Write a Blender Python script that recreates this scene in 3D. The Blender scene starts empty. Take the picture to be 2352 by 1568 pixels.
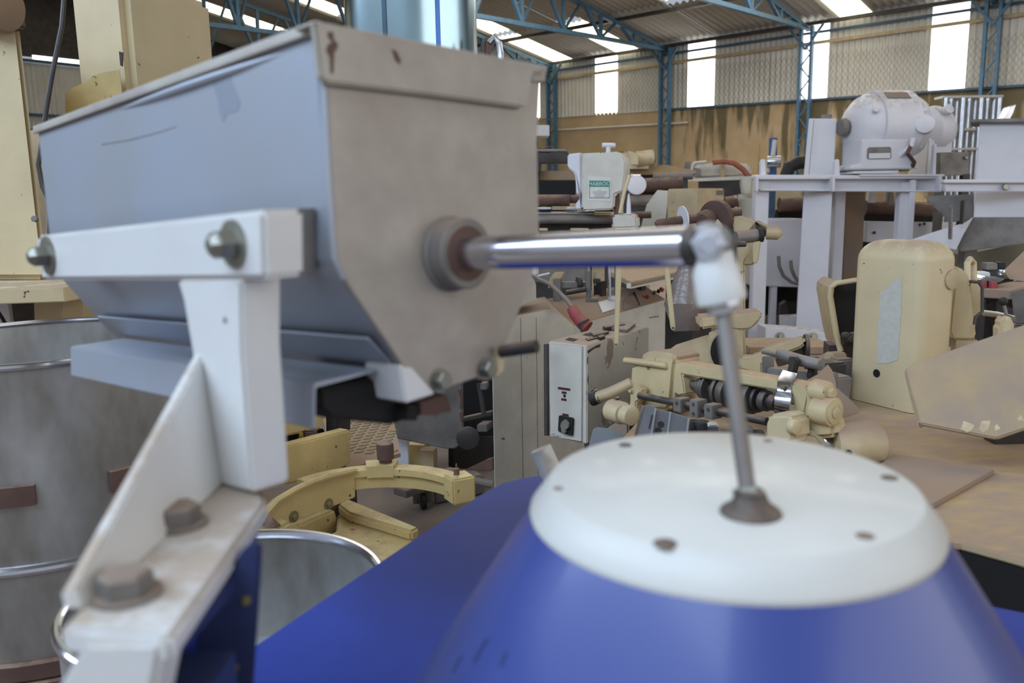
import bpy, bmesh, math, random
from mathutils import Vector as V, Matrix
random.seed(7)
SC = bpy.context.scene
COL = SC.collection
R = math.radians
# ---------------------------------------------------------------- camera, world, lights, exposure
FPX, CX, CY = 1900.0, 1176.0, 784.0
_p, _t = R(9.6), R(1.0)
CAM = V((0, 0, 1.6))
FW = V((0, math.cos(_p), -math.sin(_p)))
_r0, _u0 = V((1, 0, 0)), V((0, math.sin(_p), math.cos(_p)))
RT = _r0 * math.cos(_t) - _u0 * math.sin(_t)
UP = _u0 * math.cos(_t) + _r0 * math.sin(_t)
cd = bpy.data.cameras.new('camera')
cd.sensor_width = 36.0
cd.lens = FPX / 2352 * 36
cd.clip_start, cd.clip_end = 0.05, 200
cd.dof.use_dof = True
cd.dof.focus_distance = 3.0
cd.dof.aperture_fstop = 4.6
cam = bpy.data.objects.new('camera', cd)
COL.objects.link(cam)
cam.matrix_world = Matrix(((RT.x, UP.x, -FW.x, CAM.x), (RT.y, UP.y, -FW.y, CAM.y), (RT.z, UP.z, -FW.z, CAM.z), (0, 0, 0, 1)))
SC.camera = cam
SC.view_settings.view_transform = 'Standard'
SC.view_settings.look = 'None'
SC.view_settings.gamma = 1.0
SC.view_settings.exposure = 0.0
SC.view_settings.use_curve_mapping = False
w = bpy.data.worlds.new('sky')
SC.world = w
w.use_nodes = True
bg = w.node_tree.nodes['Background']
bg.inputs[0].default_value = (0.80, 0.88, 1.0, 1)
bg.inputs[1].default_value = 0.5
NH = V((math.sin(R(41.1)), math.cos(R(41.1)), 0))      # horizontal, towards the far wall
AH = V((math.sin(R(-48.9)), math.cos(R(-48.9)), 0))    # horizontal, along the far wall (away, left)
ZZ = V((0, 0, 1))

def area(name, loc, direction, sx, sy, power, color):
    l = bpy.data.lights.new(name, 'AREA')
    l.shape = 'RECTANGLE'
    l.size, l.size_y = sx, sy
    l.energy = power
    l.color = color
    o = bpy.data.objects.new(name, l)
    COL.objects.link(o)
    o.location = loc
    o.rotation_euler = V(direction).to_track_quat('-Z', 'Y').to_euler()
    return o
# daylight through the open loading side of the shed, behind and to the left of the camera
area('loading_side_daylight', NH * -3.6 + AH * 4.5 + ZZ * 6.1, NH * .75 - ZZ, 14, 3, 950, (0.62, 0.78, 1.0))
# fill lamp added on the right to brighten the faces turned that way
area('right_fill_light', AH * -9 + NH * 5 + ZZ * 4.0, AH - ZZ * .1, 16, 5, 430, (1.0, 0.97, 0.93))
# daylight through the skylights over the middle of the hall
area('skylight_daylight', NH * 5 + AH * 3 + ZZ * 7.6, (0, 0, -1), 14, 10, 330, (1.0, 0.96, 0.88))
area('skylight_daylight', NH * 18 + AH * 7 + ZZ * 7.1, (0, 0, -1), 20, 8, 1500, (1.0, 0.97, 0.92))  # extra lamp added below the skylight strips to brighten the far wall

# ---------------------------------------------------------------- geometry helpers
def ray(x, y): return FW + RT * ((x - CX) / FPX) + UP * ((CY - y) / FPX)
def W(x, y, d): return CAM + ray(x, y) * d
def hd(a): return V((math.sin(R(a)), math.cos(R(a)), 0))
def hit(x, y, p0, n):
    v = ray(x, y)
    return CAM + v * ((p0 - CAM).dot(n) / v.dot(n))
def along(p, d, x):
    """distance along d from p until the point stands above pixel column x"""
    q = p - CAM
    k = (x - CX) / FPX
    return (q.dot(RT) - k * q.dot(FW)) / (k * d.dot(FW) - d.dot(RT))
def alongy(p, d, y):
    q = p - CAM
    k = (CY - y) / FPX
    return (q.dot(UP) - k * q.dot(FW)) / (k * d.dot(FW) - d.dot(UP))

class PL:
    """a plane in the hall; called with photo pixels it gives the points of the plane seen there"""
    def __init__(s, p0, n):
        s.p, s.n = p0, n.normalized()
        if s.n.dot(p0 - CAM) < 0: s.n = -s.n
    def __call__(s, pix): return [hit(x, y, s.p, s.n) for x, y in pix]
    def at(s, x, y): return hit(x, y, s.p, s.n)
    def off(s, d): return PL(s.p + s.n * d, s.n)
def vp(x, y, d, head): return PL(W(x, y, d), hd(head))
def hp(z): return PL(V((0, 0, z)), -ZZ)

class B:
    """collects shapes, becomes ONE mesh"""
    def __init__(s): s.v, s.f = [], []
    def add(s, vs, fs):
        o = len(s.v)
        s.v += [tuple(p) for p in vs]
        s.f += [tuple(i + o for i in f) for f in fs]
        return s
    def addbm(s, bm):
        bmesh.ops.recalc_face_normals(bm, faces=bm.faces)
        bm.verts.index_update()
        s.add([v.co.copy() for v in bm.verts], [[v.index for v in f.verts] for f in bm.faces])
        bm.free()
        return s
    def prism(s, pts, vec, bev=0, seg=2):
        bm = bmesh.new()
        a = [bm.verts.new(p) for p in pts]
        b = [bm.verts.new(p + vec) for p in pts]
        n = len(pts)
        bm.faces.new(a)
        bm.faces.new(b[::-1])
        for i in range(n):
            bm.faces.new((a[i], b[i], b[(i + 1) % n], a[(i + 1) % n]))
        bmesh.ops.recalc_face_normals(bm, faces=bm.faces)
        if bev:
            es = [e for e in bm.edges if e.calc_face_angle(0) > R(25)]
            bmesh.ops.bevel(bm, geom=es, offset=bev, segments=seg, affect='EDGES', clamp_overlap=True)
        return s.addbm(bm)
    def pp(s, pl, pix, t, bev=0, seg=2): return s.prism(pl(pix), pl.n * t, bev, seg)
    def box(s, c, e1, e2, e3, bev=0, seg=2):
        """box from corner c along three full edge vectors"""
        return s.prism([c, c + e1, c + e1 + e2, c + e2], e3, bev, seg)
    def cbox(s, c, size, head=0, bev=0, seg=2):
        """upright box: centre of the base, (width, depth, height), heading of its depth axis"""
        d = hd(head); r = hd(head + 90)
        return s.box(c - r * size[0] / 2 - d * size[1] / 2, r * size[0], d * size[1], ZZ * size[2], bev, seg)
    def tube(s, path, rad, seg=10, cap=True):
        path = [V(p) for p in path]
        rr = rad if isinstance(rad, (list, tuple)) else [rad] * len(path)
        t0 = (path[1] - path[0]).normalized()
        nrm = t0.orthogonal().normalized()
        vs, fs = [], []
        for i, p in enumerate(path):
            if i == 0: t = t0
            elif i == len(path) - 1: t = (path[i] - path[i - 1]).normalized()
            else: t = ((path[i] - path[i - 1]).normalized() + (path[i + 1] - path[i]).normalized()).normalized()
            nrm = (nrm - t * nrm.dot(t)).normalized()
            b = t.cross(nrm)
            for k in range(seg):
                a = 2 * math.pi * k / seg
                vs.append(p + (nrm * math.cos(a) + b * math.sin(a)) * rr[i])
        for i in range(len(path) - 1):
            for k in range(seg):
                k2 = (k + 1) % seg
                fs.append((i * seg + k, i * seg + k2, (i + 1) * seg + k2, (i + 1) * seg + k))
        if cap:
            fs.append(tuple(range(seg))[::-1])
            fs.append(tuple((len(path) - 1) * seg + k for k in range(seg)))
        return s.add(vs, fs)
    def lathe(s, p, ax, prof, seg=32, cap=(True, True), ph=0.0, arc=1.0):
        """revolve (distance along ax, radius) pairs about ax through p"""
        ax = V(ax).normalized()
        e1 = ax.orthogonal().normalized() if abs(ax.z) < .9 else (V((1, 0, 0)) - ax * ax.x).normalized()
        e2 = ax.cross(e1)
        vs, fs = [], []
        m = len(prof)
        for t, r in prof:
            r = max(r, 1e-5)
            for k in range(seg):
                a = ph + 2 * math.pi * k / seg
                vs.append(p + ax * t + (e1 * math.cos(a) + e2 * math.sin(a)) * r)
        for i in range(m - 1):
            for k in range(seg):
                k2 = (k + 1) % seg
                fs.append((i * seg + k, i * seg + k2, (i + 1) * seg + k2, (i + 1) * seg + k))
        if cap[0]: fs.append(tuple(range(seg))[::-1])
        if cap[1]: fs.append(tuple((m - 1) * seg + k for k in range(seg)))
        return s.add(vs, fs)
    def cyl(s, p, ax, r, h, seg=24, bev=0):
        if bev: return s.lathe(p, ax, [(0, r - bev), (bev * .3, r - bev * .3), (bev, r), (h - bev, r), (h - bev * .3, r - bev * .3), (h, r - bev)], seg)
        return s.lathe(p, ax, [(0, r), (h, r)], seg)
    def hexbolt(s, p, ax, r, h, wr=0, wh=0.002, ph=0):
        ax = V(ax).normalized()
        if wr: s.cyl(p, ax, wr, wh, 20); p = p + ax * wh
        s.lathe(p, ax, [(0, r), (h * .82, r), (h, r * .86)], 6, ph=ph)
        return s
    def text(s, txt, p, ex, ey, size):
        cu = bpy.data.curves.new('t', 'FONT')
        cu.body = txt
        cu.size = size
        cu.align_x, cu.align_y = 'CENTER', 'CENTER'
        cu.extrude = size * .02
        o = bpy.data.objects.new('t', cu)
        COL.objects.link(o)
        dg = bpy.context.evaluated_depsgraph_get()
        me = bpy.data.meshes.new_from_object(o.evaluated_get(dg))
        ez = ex.cross(ey)
        s.add([p + ex * q.co.x + ey * q.co.y + ez * q.co.z for q in me.vertices], [tuple(f.vertices) for f in me.polygons])
        bpy.data.objects.remove(o)
        bpy.data.curves.remove(cu)
        bpy.data.meshes.remove(me)
        return s

def roundbox(z0, z1, c, e1, e2, rc, rt, n=6, m=7):
    """upright shell on the corner c with edges e1, e2: upright edges rounded by rc, top edges by rt"""
    b = B(); l1, l2 = e1.length, e2.length; d1, d2 = e1.normalized(), e2.normalized()
    loops = [(z0, 0.0)] + [(z1 - rt + rt * math.sin(i / m * math.pi / 2), rt * (1 - math.cos(i / m * math.pi / 2))) for i in range(m + 1)]
    vs = []; k = 0
    for z, ins in loops:
        r_ = max(rc - ins * .3, .004)
        for cx, cy, a0 in ((ins + r_, ins + r_, 180), (l1 - ins - r_, ins + r_, 270), (l1 - ins - r_, l2 - ins - r_, 0), (ins + r_, l2 - ins - r_, 90)):
            for i in range(n + 1):
                a = R(a0 + 90 * i / n); vs.append(c + d1 * (cx + r_ * math.cos(a)) + d2 * (cy + r_ * math.sin(a)) + ZZ * (z - c.z))
    k = 4 * (n + 1); fs = []
    for j in range(len(loops) - 1):
        for i in range(k): fs.append((j * k + i, j * k + (i + 1) % k, (j + 1) * k + (i + 1) % k, (j + 1) * k + i))
    fs += [tuple(range(k))[::-1], tuple((len(loops) - 1) * k + i for i in range(k))]
    return b.add(vs, fs)
def mesh(name, b, mat, loc, parent=None, ang=32):
    me = bpy.data.meshes.new(name)
    me.from_pydata([(x - loc.x, y - loc.y, z - loc.z) for x, y, z in b.v], [], b.f)
    me.validate()
    bm = bmesh.new()
    bm.from_mesh(me)
    bmesh.ops.recalc_face_normals(bm, faces=bm.faces)
    bm.to_mesh(me)
    bm.free()
    me.polygons.foreach_set('use_smooth', [True] * len(me.polygons))
    me.set_sharp_from_angle(angle=R(ang))
    me.materials.append(mat)
    o = bpy.data.objects.new(name, me)
    COL.objects.link(o)
    if parent: o.parent = parent
    else: o.location = loc
    return o
def tag(o, label=None, cat=None, group=None, kind=None):
    if label: o['label'] = label
    if cat: o['category'] = cat
    if group: o['group'] = group
    if kind: o['kind'] = kind
    return o
def base(bs):
    xs = [v for b in bs for v in b.v]
    lo = [min(v[i] for v in xs) for i in range(3)]
    hi = [max(v[i] for v in xs) for i in range(3)]
    return V(((lo[0] + hi[0]) / 2, (lo[1] + hi[1]) / 2, lo[2]))
def P(name, b, mat, sub=(), label=None, kind=None): return (name, b, mat, sub, label, kind)
def thing(name, label, cat, parts, group=None, kind=None):
    loc = base([p[1] for p in parts])
    root = bpy.data.objects.new(name, None)
    root.empty_display_size = .05
    COL.objects.link(root)
    root.location = loc
    tag(root, label, cat, group, kind)
    for nm, b, m, sub, lb, kd in parts:
        o = mesh(nm, b, m, loc, root)
        if lb: o['label'] = lb
        if kd: o['kind'] = kd
        for s2 in sub:
            c = mesh(s2[0], s2[1], s2[2], loc, o)
            if s2[4]: c['label'] = s2[4]
            if s2[5]: c['kind'] = s2[5]
    return root
def solo(name, label, cat, b, mat, group=None, kind=None):
    return tag(mesh(name, b, mat, base([b])), label, cat, group, kind)

# ---------------------------------------------------------------- materials
def C(h):
    h = h.lstrip('#')
    o = []
    for i in (0, 2, 4):
        c = int(h[i:i + 2], 16) / 255
        o.append(c / 12.92 if c <= .04045 else ((c + .055) / 1.055) ** 2.4)
    return (*o, 1)
DUST = C('98806e')
def paint(name, col, rough=.5, metal=0.0, dust=0.0, chips=0.0, var=.12, vscale=6.0, col2=None, chipcol='4a3628', dustcol=None, bump=.02, coat=0.0, stretch=None, spec=.5, chipscale=26.0):
    m = bpy.data.materials.new(name)
    m.use_nodes = True
    nt = m.node_tree
    N, L = nt.nodes, nt.links
    bs = N['Principled BSDF']
    tc = N.new('ShaderNodeTexCoord')
    src = tc.outputs['Object']
    if stretch:
        mp = N.new('ShaderNodeMapping')
        mp.inputs['Scale'].default_value = stretch
        L.new(src, mp.inputs[0]); src = mp.outputs[0]
    def noise(sc, det=4, ro=.6):
        n = N.new('ShaderNodeTexNoise')
        n.inputs['Scale'].default_value = sc
        n.inputs['Detail'].default_value = det
        n.inputs['Roughness'].default_value = ro
        L.new(src, n.inputs['Vector'])
        return n.outputs['Fac']
    def ramp(f, a, b):
        r = N.new('ShaderNodeMapRange')
        r.inputs['From Min'].default_value, r.inputs['From Max'].default_value = a, b
        L.new(f, r.inputs['Value'])
        return r.outputs['Result']
    def mul(a, b):
        k = N.new('ShaderNodeMath'); k.operation = 'MULTIPLY'
        for i, x in enumerate((a, b)):
            if isinstance(x, (int, float)): k.inputs[i].default_value = x
            else: L.new(x, k.inputs[i])
        return k.outputs[0]
    def mix(f, a, b):
        k = N.new('ShaderNodeMix'); k.data_type = 'RGBA'
        if isinstance(f, (int, float)): k.inputs[0].default_value = f
        else: L.new(f, k.inputs[0])
        for i, x in ((6, a), (7, b)):
            if isinstance(x, tuple): k.inputs[i].default_value = x
            else: L.new(x, k.inputs[i])
        return k.outputs[2]
    c = C(col) if isinstance(col, str) else col
    c2 = C(col2) if isinstance(col2, str) else tuple(x * (1 - var * 2.2) for x in c[:3]) + (1,)
    cur = mix(ramp(noise(vscale), .35, .7), c, c2)
    r_out, met = rough, metal
    n2 = noise(60, 3)
    if chips:
        f = mul(ramp(noise(chipscale, 5, .65), .72 - chips * .22, .74 - chips * .22), 1.0)
        cur = mix(f, cur, C(chipcol))
    if dust:
        g = N.new('ShaderNodeNewGeometry')
        sx = N.new('ShaderNodeSeparateXYZ'); L.new(g.outputs['Normal'], sx.inputs[0])
        f = mul(ramp(sx.outputs['Z'], .25, .85), ramp(noise(9, 5, .7), .62 - dust * .5, .80 - dust * .5))
        f = mul(f, min(1.0, .55 + dust * .4))
        cur = mix(f, cur, C(dustcol) if dustcol else DUST)
        k = N.new('ShaderNodeMapRange')
        k.inputs['To Min'].default_value, k.inputs['To Max'].default_value = rough, .95
        L.new(f, k.inputs['Value']); r_out = k.outputs['Result']
        if metal:
            k = N.new('ShaderNodeMapRange')
            k.inputs['To Min'].default_value, k.inputs['To Max'].default_value = metal, 0
            L.new(f, k.inputs['Value']); met = k.outputs['Result']
    L.new(cur, bs.inputs['Base Color'])
    for x, nm in ((r_out, 'Roughness'), (met, 'Metallic')):
        if isinstance(x, (int, float)): bs.inputs[nm].default_value = x
        else: L.new(x, bs.inputs[nm])
    bs.inputs['Specular IOR Level'].default_value = spec
    if coat:
        bs.inputs['Coat Weight'].default_value = coat
        bs.inputs['Coat Roughness'].default_value = .12
    if bump:
        bp = N.new('ShaderNodeBump')
        bp.inputs['Strength'].default_value = bump * 4
        bp.inputs['Distance'].default_value = .004
        L.new(n2, bp.inputs['Height'])
        L.new(bp.outputs[0], bs.inputs['Normal'])
    return m
def glow(name, col, st):
    m = bpy.data.materials.new(name)
    m.use_nodes = True
    bs = m.node_tree.nodes['Principled BSDF']
    bs.inputs['Base Color'].default_value = (.8, .8, .8, 1)
    bs.inputs['Emission Color'].default_value = C(col)
    bs.inputs['Emission Strength'].default_value = st
    return m
M = {}
M['cream'] = paint('cream_paint', 'cab892', .45, dust=.5, chips=.12, var=.05)
M['cream_d'] = paint('cream_paint_dusty', 'c3af8a', .6, dust=.9, chips=.2)
M['yellow'] = paint('yellow_cream_paint', 'cbb47c', .5, dust=.25, chips=.3, chipcol='5a3a2c')
M['head'] = paint('dusty_cream_casting_paint', 'cbb88e', .5, dust=.75, chips=.3, chipcol='6b5a4c', dustcol='a88a6c')
M['white'] = paint('white_machine_paint', 'd9d8de', .5, dust=.4, chips=.06, chipcol='77706a', var=.04, vscale=2.5)
M['offwhite'] = paint('off_white_paint', 'd3cfc4', .5, dust=.8, chips=.2, chipcol='57503f', col2='c3bdb0')
M['whitegloss'] = paint('white_bracket_paint', 'dbdbd9', .4, dust=.5, chips=.05, dustcol='a58d74', var=.04)
M['disc'] = paint('white_disc_paint', 'd0cec7', .5, dust=0, var=.05, vscale=5, bump=.0, coat=.1)
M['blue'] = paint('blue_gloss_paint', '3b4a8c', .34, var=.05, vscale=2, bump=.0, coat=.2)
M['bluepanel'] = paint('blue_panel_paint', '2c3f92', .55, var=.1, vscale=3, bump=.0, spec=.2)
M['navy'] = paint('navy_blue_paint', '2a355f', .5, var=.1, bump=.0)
M['steel'] = paint('stainless_sheet', 'a4abb8', .42, metal=.35, var=.1, vscale=5, col2='a3a6ab', bump=.0)
M['steelf'] = paint('stained_steel_plate', 'a8a196', .5, metal=.2, var=.2, vscale=8, col2='8f827c', bump=.0)
M['steelp'] = paint('dull_pot_steel', 'c2c3c4', .34, metal=.6, var=.25, vscale=6, col2='8f8a82', bump=.01, stretch=(1, 1, .45))
M['chrome'] = paint('polished_chrome', 'd4d4dc', .14, metal=1.0, var=.05, bump=0)
M['bright'] = paint('bright_steel', 'c2c4c8', .25, metal=1.0, var=.1, bump=0)
M['zinc'] = paint('zinc_bolt_metal', '9c9b90', .42, metal=.8, var=.2, dust=.3, bump=0)
M['grey'] = paint('dusty_grey_steel', '8a8580', .55, metal=.4, dust=.55, var=.2)
M['dark'] = paint('dark_oily_steel', '4a4542', .5, metal=.4, dust=.45, var=.2)
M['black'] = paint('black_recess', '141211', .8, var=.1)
M['panelm'] = paint('dusty_cream_panel', '968474', .85, var=.1, vscale=5, col2='b09768', bump=.02)
M['olive'] = paint('dull_olive_tank', '7d7866', .5, metal=.3, var=.1, vscale=2, bump=0)
M['rubber'] = paint('black_rubber', '242322', .7, dust=.2)
M['rust'] = paint('rusty_brown_iron', '6b5044', .8, dust=.5, var=.25, col2='4d3a34')
M['brown'] = paint('dust_covered_surface', '9a8473', .9, dust=.22, var=.15, vscale=11, col2='b09468', stretch=(1, 2.4, 1), bump=.03)
M['browng'] = paint('grey_brown_dust', '8f7d70', .9, dust=.4, var=.1, vscale=5, col2='9a7f62')
M['concrete'] = paint('dusty_concrete_floor', '85766a', .9, var=.15, vscale=2.5, col2='6d6058', bump=.03)
M['galv'] = paint('galvanised_sheet', 'cfccc2', .6, metal=.1, var=.1, vscale=.8, col2='bcb8ac', bump=0)
M['roofm'] = paint('weathered_roof_sheet', 'b6b3a8', .7, metal=.1, var=.2, vscale=.3, col2='a09b90', bump=0)
M['truss'] = paint('blue_truss_paint', '47708c', .5, var=.15, bump=0)
M['trussd'] = paint('dark_blue_truss_paint', '3d5a70', .55, var=.15, bump=0)
M['girt'] = paint('cream_girt_paint', 'b5a27c', .6, bump=0)
M['panel'] = glow('translucent_sheet_daylit', 'ffffff', 3.2)
M['skyl'] = glow('skylight_sheet_daylit', 'fff6d8', 2.4)
M['red'] = paint('red_plastic', 'a8484a', .6, dust=.35, bump=0)
M['redhose'] = paint('faded_red_hose', 'a8664e', .7, bump=0)
M['pblue'] = paint('blue_pillar_paint', '3f62a0', .5, bump=0)
M['tank'] = paint('duct_stainless', 'a9c3cc', .22, metal=1.0, var=.05, bump=0)
M['film'] = paint('blue_seam_film', '4d86d8', .4, bump=0)
M['paper'] = paint('white_label_paper', 'd8d6d0', .7, var=.04, bump=0)
M['tape'] = paint('grey_white_tape', 'bfbcb0', .8, var=.06, vscale=60, bump=0)
M['teal'] = paint('teal_print', '2f8a78', .6, bump=0)
M['ink'] = paint('dark_print', '4a4644', .7, bump=0)
M['labelred'] = paint('dark_red_label_tape', '5a2c30', .5, bump=0)
M['knobgrey'] = paint('grey_beige_knob', '8d887c', .5, bump=0)
M['bolt_ochre'] = paint('ochre_bolt_metal', '7d6f4a', .6, bump=0)
M['mirror'] = paint('dark_reflective_steel', 'a8a9ac', .2, metal=.55, var=.1, bump=0)
M['lightbolt'] = paint('light_plated_bolt', 'd4d6de', .3, metal=.6, var=.06, bump=0)
M['eyegrey'] = paint('grey_joint_metal', '96908c', .45, metal=.3, var=.1, bump=0)
M['boxpaint'] = paint('smeared_box_paint', 'd2cdc2', .55, dust=.8, chips=.75, chipcol='9a8d7c', chipscale=8, stretch=(1, 1, .6), col2='c2bbae')
M['stain'] = paint('greyish_stain_on_steel', '949ba8', .5, metal=.3, var=.05, bump=0)
M['brass'] = paint('brass_fitting', 'a08a4c', .4, metal=.8, bump=0)
M['caststeel'] = paint('cast_disc_grey', '6d6660', .55, metal=.5, dust=.4, var=.2)
M['black_film'] = paint('grey_clear_sheet', '7d8082', .3, metal=.3, bump=0)
# ---------------------------------------------------------------- the hall
def wp(a, n, z): return AH * a + NH * n + ZZ * z      # hall coordinates: along the wall, towards the wall, up
WN = 25.0
b = B(); b.box(wp(-30, -14, -.1), AH * 62, NH * 40, ZZ * .1)
tag(mesh('floor', b, M['concrete'], V((0, 0, 0))), 'dusty grey brown concrete floor of the hall', 'floor', kind='structure')

def masonry():
    m = paint('stained_plaster_wall', 'b59f7e', .9, var=.12, vscale=1.2, col2='a68e6b', bump=.03)
    nt = m.node_tree; N, L = nt.nodes, nt.links
    bs = N['Principled BSDF']
    old = bs.inputs['Base Color'].links[0].from_socket
    tc = N.new('ShaderNodeTexCoord')
    sp = N.new('ShaderNodeSeparateXYZ'); L.new(tc.outputs['Object'], sp.inputs[0])
    mp = N.new('ShaderNodeMapping')
    mp.inputs['Rotation'].default_value = (0, 0, R(-41.1 - 0))
    mp.inputs['Scale'].default_value = (3.2, 3.2, .42)
    L.new(tc.outputs['Object'], mp.inputs[0])
    n = N.new('ShaderNodeTexNoise'); n.inputs['Scale'].default_value = 1.0; n.inputs['Detail'].default_value = 8
    L.new(mp.outputs[0], n.inputs['Vector'])
    # streaks of moss run down from under the sheets; they fade towards the left bays
    zr = N.new('ShaderNodeMapRange'); zr.inputs['From Min'].default_value, zr.inputs['From Max'].default_value = 2.2, 4.6
    zr.inputs['To Min'].default_value, zr.inputs['To Max'].default_value = .60, .38
    L.new(sp.outputs['Z'], zr.inputs['Value'])
    dt = N.new('ShaderNodeVectorMath'); dt.operation = 'DOT_PRODUCT'
    dt.inputs[1].default_value = AH
    L.new(tc.outputs['Object'], dt.inputs[0])
    ar = N.new('ShaderNodeMapRange'); ar.inputs['From Min'].default_value, ar.inputs['From Max'].default_value = -.1, .25
    ar.inputs['From Min'].default_value, ar.inputs['From Max'].default_value = 14.2, 15.4
    ar.inputs['To Min'].default_value, ar.inputs['To Max'].default_value = 0, .3
    L.new(dt.outputs['Value'], ar.inputs['Value'])
    ar2 = N.new('ShaderNodeMapRange'); ar2.inputs['From Min'].default_value, ar2.inputs['From Max'].default_value = 10.6, 9.8
    ar2.inputs['To Min'].default_value, ar2.inputs['To Max'].default_value = 0, -.13
    L.new(dt.outputs['Value'], ar2.inputs['Value'])
    a1 = N.new('ShaderNodeMath'); a1.operation = 'ADD'; L.new(zr.outputs[0], a1.inputs[0]); L.new(ar.outputs[0], a1.inputs[1])
    a2 = N.new('ShaderNodeMath'); a2.operation = 'ADD'; L.new(a1.outputs[0], a2.inputs[0]); L.new(ar2.outputs[0], a2.inputs[1])
    df = N.new('ShaderNodeMath'); df.operation = 'SUBTRACT'; L.new(n.outputs['Fac'], df.inputs[0]); L.new(a2.outputs[0], df.inputs[1])
    k = N.new('ShaderNodeMapRange'); k.inputs['From Min'].default_value, k.inputs['From Max'].default_value = 0, .12
    k.inputs['To Max'].default_value = .8
    L.new(df.outputs[0], k.inputs['Value'])
    mx = N.new('ShaderNodeMix'); mx.data_type = 'RGBA'
    L.new(k.outputs[0], mx.inputs[0]); L.new(old, mx.inputs[6]); mx.inputs[7].default_value = C('45422c')
    L.new(mx.outputs[2], bs.inputs['Base Color'])
    return m
def zb(a): return 4.34 + (a - 5.8) * .0255            # the top of the masonry rises a little towards the far corner
b = B()
p = [wp(-12, WN, 0), wp(30, WN, 0), wp(30, WN, zb(30)), wp(-12, WN, zb(-12))]
b.prism(p, NH * .2)
wall_far = tag(mesh('wall_far', b, masonry(), V((0, 0, 0))), 'ochre plaster masonry wall streaked with dark moss', 'wall', kind='structure')
EAVE = 6.55
def corrugated(a0, a1, z0a, z0b, z1, n0, per=6.0, amp=.022, seg=8):
    """upright corrugated sheet along the wall from a0 to a1"""
    b = B(); n = max(4, int(abs(a1 - a0) * per * seg))
    vs = []
    for i in range(n + 1):
        t = i / n; a = a0 + (a1 - a0) * t
        o = n0 + amp * math.sin(a * per * 2 * math.pi)
        vs += [wp(a, o, z0a + (z0b - z0a) * t - .06), wp(a, o, z1)]
    fs = [(2 * i, 2 * i + 2, 2 * i + 3, 2 * i + 1) for i in range(n)]
    return b.add(vs, fs)
wins = [(20.2, 21.25), (16.72, 17.7), (13.03, 14.02), (9.41, 10.3), (5.77, 6.71)]
edges = [30]
def clad(a0, a1):
    n = max(1, round((a0 - a1) / 1.03))
    for i in range(n):
        h, l = a0 + (a1 - a0) * i / n, a0 + (a1 - a0) * (i + 1) / n
        mesh('cladding_sheet', corrugated(l - .04, h, zb(l), zb(h), EAVE, WN - .04 - (i % 2) * .012), M['galv'], V((0, 0, 0)), wall_far)
last = 30
for lo, hi in wins:
    clad(last, hi); last = lo
    o = mesh('translucent_sheet', corrugated(lo, hi, zb(lo), zb(hi), EAVE - .02, WN + .02), M['panel'], V((0, 0, 0)), wall_far)
clad(last, -8)
# horizontal girts and the thin pipe below the sheets
for nm, z, s, mt in (('girt', 5.95, .09, 'girt'), ('girt', 6.25, .07, 'trussd')):
    b = B(); b.box(wp(-8, WN - .17, z), AH * 38, NH * .07, ZZ * s); mesh(nm, b, M[mt], V((0, 0, 0)), wall_far)
b = B(); b.tube([wp(13.9, WN - .12, 4.05), wp(24, WN - .12, 4.28)], .035, 8)
mesh('conduit_pipe', b, M['galv'], V((0, 0, 0)), wall_far)
b = B(); b.box(wp(-8, WN - .1, zb(-8) - .06), AH * 23 + ZZ * .58, NH * .06, ZZ * .06); mesh('sill_rail', b, M['trussd'], V((0, 0, 0)), wall_far)
# diamond wire mesh in front of the lower half of the sheets
b = B()
for i in range(150):
    a = -4 + i * .14
    for s in (1, -1):
        a2 = a + s * .85
        if -4 < a2 < 17:
            p0, p1 = wp(a, WN - .09, zb(a)), wp(a2, WN - .09, zb(a) + 1.25)
            b.prism([p0, p0 + AH * .007, p1 + AH * .007, p1], NH * .004)
mesh('wire_mesh', b, M['grey'], V((0, 0, 0)), wall_far)['kind'] = 'stuff'
# the left gable wall
b = B(); vs = []; n = 640
for i in range(n + 1):
    q = -8 + 33.2 * i / n
    o = 30 + .022 * math.sin(q * 12 * math.pi)
    vs += [wp(o, q, 3.2), wp(o, q, 6.3)]
b.add(vs, [(2 * i, 2 * i + 2, 2 * i + 3, 2 * i + 1) for i in range(n)])
wl = tag(mesh('wall_left', b, M['galv'], V((0, 0, 0))), 'dim corrugated gable wall at the far left end', 'wall', kind='structure')
b = B(); b.box(wp(30.05, -8, 0), NH * 33.2, AH * .2, ZZ * 3.25); mesh('masonry', b, M['girt'], V((0, 0, 0)), wl)
b = B(); b.prism([wp(30, -8, 6.48), wp(30, 25, 6.48), wp(30, 25, 7.0), wp(30, 10, 9.2), wp(30, -8, 6.9)], AH * .05); mesh('gable_sheet', b, M['dark'], V((0, 0, 0)), wl)  # dark material puts the dim light of this far end into the colour
for q0, q1 in ((8.5, 9.6), (10.1, 10.5), (11.0, 12.6), (14, 15.6), (17, 19)):
    b = B(); b.box(wp(29.98, q0, 6.42), NH * (q1 - q0), AH * .03, ZZ * .12); mesh('light_slot', b, M['panel'], V((0, 0, 0)), wl)
for z in (4.1, 4.6, 6.3):
    b = B(); b.box(wp(29.85, -8, z), NH * 33, AH * .08, ZZ * .09); mesh('girt', b, M['trussd'], V((0, 0, 0)), wl)
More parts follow.
